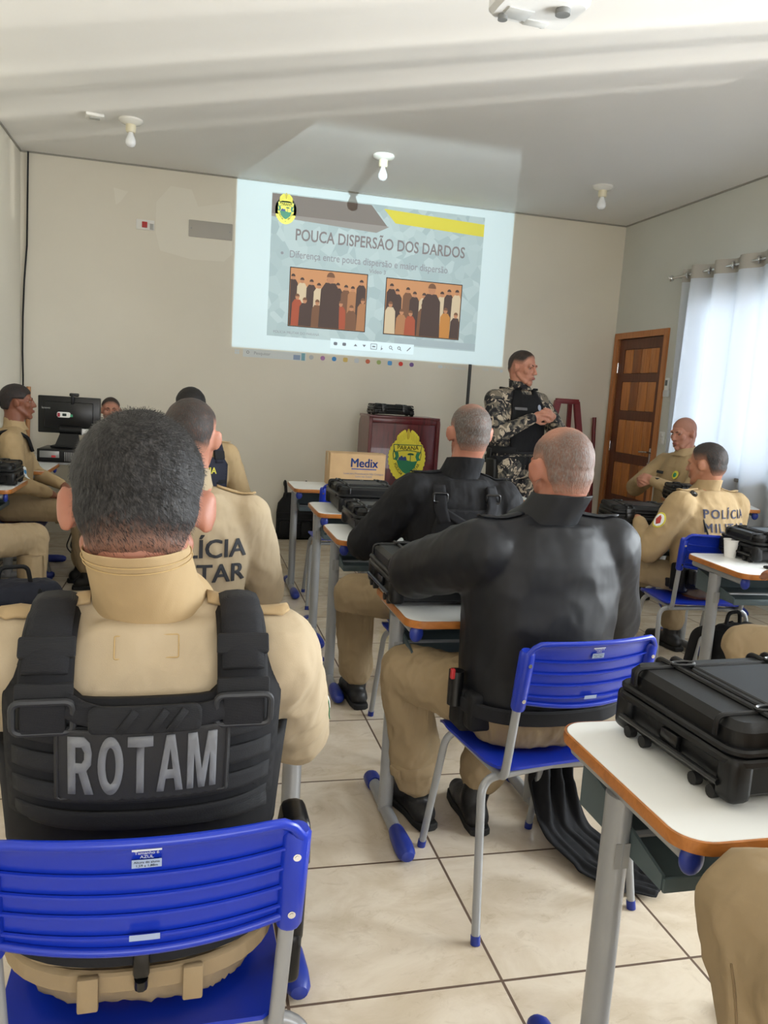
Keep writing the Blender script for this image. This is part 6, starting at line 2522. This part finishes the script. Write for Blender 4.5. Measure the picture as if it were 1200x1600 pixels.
# ---- the dark-haired officer in the navy vest near the front
Ee = Fig('person with dark hair in a khaki shirt and navy vest, seated near the front wall', (.03, 4.80, 0), math.radians(14), hz=.555, S=1.02, g=1.05, lean=.04, head=(-.15, .03, 0), hoff=(-.02, 0, 0),
         wrists=[(-.2, .36, .80), (.24, .34, .80)], hints=((-.6, -.2, -1), (.6, -.2, -1)), sw=.19, skin='dark', vox=.007)
Ee.hair(H_VDARK, None, lambda p, h: .2 + .8 * sm(.0, .04, h), .010, .006, front=.062, side=.015, nape=-.06, seed=5)
kit(Ee, M_KHAKI, M_KHAKI_T, 15, puff=.014, collar=.055, sleeve=1.15)
Ee.epaulette(0, M_KHAKI); Ee.epaulette(1, M_KHAKI)
ev = Ee.conform('vest', [(-.165, .70), (.165, .70), (.170, .96), (.14, 1.00), (-.14, 1.00), (-.17, .96)], .014, .022, M_NAVYV, None, -1, Ee.torso, .014)
for sg in (-1, 1):
    Ee.strap('shoulder_strap', [(sg * .115, 1.085), (sg * .118, .97)], .06, .020, .016, M_NAVYV, ev)
    Ee.conform('strap_pad', rrect(.064, .05, .01, 3, sg * .117, 1.015), .030, .014, M_WEBG, ev)
    Ee.strap('webbing_row', [(sg * .1, .93), (sg * .165, .93)], .022, .024, .005, M_WEB, ev)
    Ee.strap('webbing_row', [(sg * .1, .86), (sg * .165, .86)], .022, .024, .005, M_WEB, ev)
    Ee.strap('webbing_row', [(sg * .1, .79), (sg * .165, .79)], .022, .024, .005, M_WEB, ev)
Ee.text('vest_lettering', 'POLÍCIA', .01, .925, .036, M_YELL, .029, ev, -1, .03, .9, 0, Ee.torso)

# ---- the officer at the right with POLÍCIA across his back
Kk = Fig('person in khaki with POLÍCIA across the back, seated at the right, head turned', (2.77, 3.70, 0), math.radians(10), hz=.505, S=.98, g=1.2, lean=.16, head=(.35, -.10, 0), hoff=(-.01, -.01, -.03),
         wrists=[(-.20, .36, .80), (.20, .36, .80)], hints=((-.45, -.1, -1), (.5, -.2, -1)), knees=[(-.24, .38, .53), (.2, .42, .53)], ankles=[(-.30, .30, .09), (.2, .42, .09)], sw=.195, skin='tan', vox=.0065)
Kk.hair(H_BLACK, None, lambda p, h: .2 + .8 * sm(.004, .05, h), .008, .006, front=.062, side=.02, nape=-.066, seed=6)
kit(Kk, M_KHAKI, M_KHAKI_T, 18, puff=.018, collar=.058, amp=.009, scale=8, sleeve=1.22)
Kk.epaulette(0, M_KHAKI); Kk.epaulette(1, M_KHAKI)
Kk.text('back_lettering', 'POLÍCIA', .012, .905, .046, M_NAVYL, .003, None, -1, .028, 1.0, 0, None, 1.25)
Kk.text('back_lettering', 'MILITAR', .012, .832, .046, M_NAVYL, .003, None, -1, .028, 1.0, 0, None, 1.25)
Kk.belt(.02, .05, M_WEB, .045, 'duty_belt')
m = MB(); p = Kk.sh[0] + Vector((.03, -.03, .055)); m.boxm(T(*p) @ rot(.5, .3, .3), (.05, .03, .075), .012, 3); m.build('radio_microphone', M_BLACKS, Kk.o)
m = MB(); m.tube(fillet([p + Vector((0, 0, -.03)), p + Vector((.03, -.06, -.08)), Kk.at(.2, -.12, -.16), Kk.at(.05, -.15, -.14)], .04, 5), .005, 8); m.build('radio_cord', M_RUBBER, Kk.o)
sleeve_patch(Kk, 0, [([(.5 + .5 * math.cos(a), .5 + .5 * math.sin(a)) for a in [2 * PI * q / 20 for q in range(20)]], M_YELL, 'unit_patch', .002), ([(.5 + .4 * math.cos(a), .5 + .4 * math.sin(a)) for a in [2 * PI * q / 20 for q in range(20)]], M_FLAGW, 'patch_field', .0034), ([(.5, .2), (.75, .45), (.6, .8), (.4, .7), (.25, .4)], mat('patch_red', (180, 60, 50), .7), 'patch_emblem', .0046)], .4, wdt=.06, hgt=.09)
m = MB(); m.boxm(T(-.225, -.02, .56), (.05, .10, .15), .014, 3); m.boxm(T(-.20, -.10, .58), (.06, .05, .09), .012, 3); m.build('holster', M_BLACKP, Kk.o)

# ---- the presenter
P_ = Fig('standing presenter in a grey camouflage shirt and black vest, hands together at the chest', (2.42, 5.68, 0), math.radians(180 + 18), hz=.965, S=1.075, g=1.10, lean=-.02, head=(.30, -.10, 0), hoff=(0, 0, -.03),
         knees=[(-.12, .03, .50), (.12, .02, .50)], ankles=[(-.14, -.02, .09), (.14, -.02, .09)], wrists=[(-.095, .285, 1.335), (.095, .275, 1.325)], hints=((-1, -.25, -.9), (1, -.25, -.9)), toes=(-.25, .25), sw=.205, skin='fair', vox=.0048,
         hands=[((.75, .35, .35), (-.3, .8, .3), -1, .55), ((-.8, .35, .25), (.3, .8, .25), 1, .75)])
P_.hair(H_DARK, None, lambda p, h: .15 + .85 * sm(.006, .04, h), .007, .0055, front=.068, side=.02, nape=-.05, seed=7)
P_.face(H_BROW)
kit(P_, M_CAMO, M_CAMO, 21, puff=.014, collar=.055, amp=.006, sleeve=1.12, name='camouflage_shirt', tp=.02)
pv = P_.conform('vest', [(-.15, 1.07), (.15, 1.07), (.172, 1.25), (.15, 1.42), (.10, 1.535), (.06, 1.535), (.05, 1.49), (-.05, 1.49), (-.06, 1.535), (-.10, 1.535), (-.15, 1.42), (-.172, 1.25)], .010, .016, M_VEST, None, 1, P_.torso, .014)
P_.conform('vest_back', [(-.15, 1.07), (.15, 1.07), (.172, 1.25), (.15, 1.42), (.10, 1.535), (-.10, 1.535), (-.15, 1.42), (-.172, 1.25)], .010, .016, M_VEST, pv, -1, P_.torso, .016)
P_.conform('name_tape', rrect(.10, .020, .003, 2, .09, 1.385), .022, .004, mat('grey_tape', (96, 96, 98), .7), pv, 1, P_.torso)
P_.conform('badge', [(-.09 + .017 * math.cos(a), 1.40 + .022 * math.sin(a)) for a in [2 * PI * q / 14 for q in range(14)]], .022, .004, mat('badge_silver', (170, 176, 190), .4, .4), pv, 1, P_.torso)
P_.belt(.03, .055, M_WEB, .034, 'duty_belt'); P_.belt(.10, .05, M_WEBG, .030, 'inner_belt')
for i, (x, y, w) in enumerate(((.16, .10, .07), (.08, .155, .08), (-.02, .165, .08), (-.12, .14, .07), (-.2, .05, .06))):
    m = MB(); m.boxm(T(x, y, .985) @ rot(0, 0, -x * 2.5), (w, .04, .10), .01, 3); m.build('belt_pouch', M_NYL, P_.o)
m = MB(); m.boxm(T(.225, .02, .88) @ rot(.05, 0, 0), (.05, .11, .26), .018, 3); m.boxm(T(.225, -.02, 1.03), (.035, .05, .10), .008); m.build('holster', M_BLACKP, P_.o)
m = MB(); m.tube([(.20 + .0, .02, .80), (.10, .13, .80), (0.0, .03, .80)], .018, 8, False, None, 0, .4); m.build('leg_strap', M_WEB, P_.o)
sleeve_patch(P_, 1, [([(.5 + .5 * math.cos(a), .5 + .5 * math.sin(a)) for a in [2 * PI * q / 20 for q in range(20)]], M_WEBG, 'sleeve_patch', .002)], .35, wdt=.05, hgt=.06)

# ---- the bald officer by the door
Jj = Fig('bald person in a khaki uniform seated by the curtain, hands clasped, looking down', (3.76, 5.50, 0), math.radians(100), hz=.565, S=1.04, g=1.14, lean=-.03, head=(.05, -.22, 0), hoff=(0, .015, -.02),
         knees=[(-.16, .44, .56), (.16, .44, .56)], ankles=[(-.16, .44, .09), (.16, .44, .09)], wrists=[(-.075, .34, .905), (.075, .34, .895)], hints=((-1, -.4, -.6), (1, -.4, -.6)), sw=.20, skin='fair', vox=.0050,
         hands=[((.7, .5, .25), (-.4, .7, .5), -1, .8), ((-.7, .5, .2), (.4, .7, .5), 1, .85)])
Jj.hair(H_GREY, None, lambda p, h: .10 * sm(0, .03, h), .0005, .006, front=.05, side=.01, nape=-.06, seed=8, noise_amp=0)
Jj.face(H_BROW)
kit(Jj, M_KHAKI, M_KHAKI_T, 24, puff=.016, collar=.05, sleeve=1.18)
Jj.conform('crest_patch', [(-.085 + .026 * math.cos(a), .955 + .032 * math.sin(a)) for a in [2 * PI * q / 16 for q in range(16)]], .026, .003, M_YELL, None, 1, Jj.torso)
Jj.conform('crest_centre', [(-.085 + .013 * math.cos(a), .955 + .018 * math.sin(a)) for a in [2 * PI * q / 12 for q in range(12)]], .029, .002, M_GRN, None, 1, Jj.torso)
Jj.conform('name_tape', rrect(.09, .022, .003, 2, .085, .96), .026, .003, M_BACKL, None, 1, Jj.torso)
sleeve_patch(Jj, 0, [([(0, 0), (1, 0), (1, 1), (0, 1)], M_VEST, 'arm_band', .004)], .42, wdt=.20, hgt=.12, ang0=0)
m = MB(); w_ = Jj.wr[0].lerp(Jj.el[0], .16); d_ = (Jj.wr[0] - Jj.el[0]).normalized(); q_ = d_.to_track_quat('Z', 'Y').to_matrix().to_4x4(); m.lathe([(.036, -.012), (.039, -.010), (.039, .010), (.036, .012)], 20, T(*w_) @ q_); m.boxm(T(*(w_ + Vector((0, .02, .036)))), (.034, .034, .012), .005); m.build('wristwatch', M_BLACKS, Jj.o)

# ---- the woman in profile
Ff = Fig('woman in a khaki uniform in profile at the left edge, dark hair pulled back', (-1.12, 5.60, 0), math.radians(-82), hz=.55, S=.98, g=.98, lean=.02, head=(.06, .02, 0), hoff=(0, .0, -.01),
         knees=[(-.08, .43, .53), (.12, .42, .53)], ankles=[(-.08, .43, .09), (.12, .46, .09)], wrists=[(-.12, .30, .68), (.16, .22, .66)], hints=((-1, -.5, -.4), (1, -.5, -.4)), sw=.17, skin='brown', vox=.006, fem=True)
Ff.hair(hair_mat('tied_black_hair', (24, 20, 20), (128, 82, 62), .05), None, lambda p, h: sm(-.004, .01, h), .008, .006, front=.050, side=.018, nape=-.055, seed=9)
m = MB(); m.ell((0, -.115, .0), (.034, .03, .034), Ff.H); m.build('hair_bun', mat('bun_black', (24, 20, 20), .6, 0, .3, 60, .4, 200, .003), Ff.o, smooth=180)
Ff.face(H_BROW, (40, 26, 20), mat('lip_brown', (120, 66, 58), .45))
kit(Ff, M_KHAKI, M_KHAKI_T, 27, puff=.013, collar=.045, sleeve=1.12, collar_r=.064)
fvv = Ff.conform('vest', [(-.12, .72), (.12, .72), (.135, .92), (.11, 1.02), (-.11, 1.02), (-.135, .92)], .012, .03, M_VEST, None, -1, Ff.torso, .014)
m = MB(); m.tube(fillet([Ff.at(.40, .11, -.135), Ff.at(.49, .11, -.08), Ff.at(.515, .11, 0), Ff.at(.47, .11, .09), Ff.at(.38, .11, .12)], .05, 4), .032, 10, False, None, 0, .35, tuple(Ff.n)); m.build('shoulder_strap', M_VEST, fvv, smooth=180)
sleeve_patch(Ff, 1, FLAG, .80, wdt=.075, hgt=.07, ang0=-1.25)

# ---- the man behind the monitor
Gg = Fig('person with short dark hair peering from behind the black monitor', (-.66, 7.22, 0), math.radians(180), hz=.50, S=.92, g=1.0, lean=.03, head=(.12, -.02, 0),
         wrists=[(-.2, .30, .78), (.2, .30, .78)], skin='fair', vox=.0065)
Gg.hair(H_DARK, None, lambda p, h: .2 + .8 * sm(.004, .035, h), .007, .006, front=.058, side=.02, nape=-.05, seed=10)
Gg.face(H_BROW)
kit(Gg, M_KHAKI, M_KHAKI_T, 30)

# ---- legs that reach into the picture from people just outside it
Hh = Fig('person at the left edge showing one khaki knee and shin below a desk', (-1.16, 4.22, 0), math.radians(0), hz=.565, S=.98, lean=-.16, sw=.16, head=(0, 0, 0), knees=[(-.12, .44, .53), (.36, .30, .545)], ankles=[(-.12, .42, .09), (.36, .20, .09)], toes=(0, -.2), skin='tan', vox=.008, wrists=[(-.1, .34, .72), (.1, .34, .72)])
Hh.hair(H_BLACK, None, full_dens(0, .04), .006, .0065, seed=11)
kit(Hh, M_KHAKI, M_KHAKI_T, 33)
Ll = Fig('person beyond the right edge showing a khaki knee beside the cup desk', (2.52, 2.32, 0), math.radians(4), hz=.565, S=1.0, lean=-.06, knees=[(-.36, .30, .535), (.16, .42, .53)], ankles=[(-.20, .20, .09), (.16, .40, .09)], skin='tan', vox=.008)
Ll.hair(H_BLACK, None, full_dens(0, .04), .006, .0065, seed=12)
kit(Ll, M_KHAKI, M_KHAKI_T, 36)
Mm = Fig('person beyond the right edge whose large khaki knee fills the lower right corner', (1.03, .44, 0), math.radians(0), hz=.575, S=1.03, lean=-.12, knees=[(-.190, .455, .695), (.16, .40, .56)], ankles=[(-.09, .36, .09), (.16, .40, .09)], skin='tan', vox=.008)
Mm.hair(H_BLACK, None, full_dens(0, .04), .006, .0065, seed=13)
Mm.jacket(M_KHAKI, .016, 1, .006, 9, 39)
Mm.trousers(M_KHAKI_T, .030, .017, 41, scale=7)
Mm.boots()
m = MB()
sm_ = []
for f_ in [q / 14 for q in range(15)]:
    c_ = Mm.kn[0].lerp(Mm.an[0], .05 + f_ * .62)
    h_ = Mm.tbvh.ray_cast(c_ + Vector((-.25, -.10, 0)), Vector((.25, .10, 0)).normalized())
    if h_[0] is not None:
        sm_.append(h_[0] + Vector((-.001, 0, 0)))
if len(sm_) > 3:
    m.tube(sm_, .0016, 5); m.build('trouser_seam', mat('brown_thread', (120, 100, 72), .8), Mm.o, smooth=180)
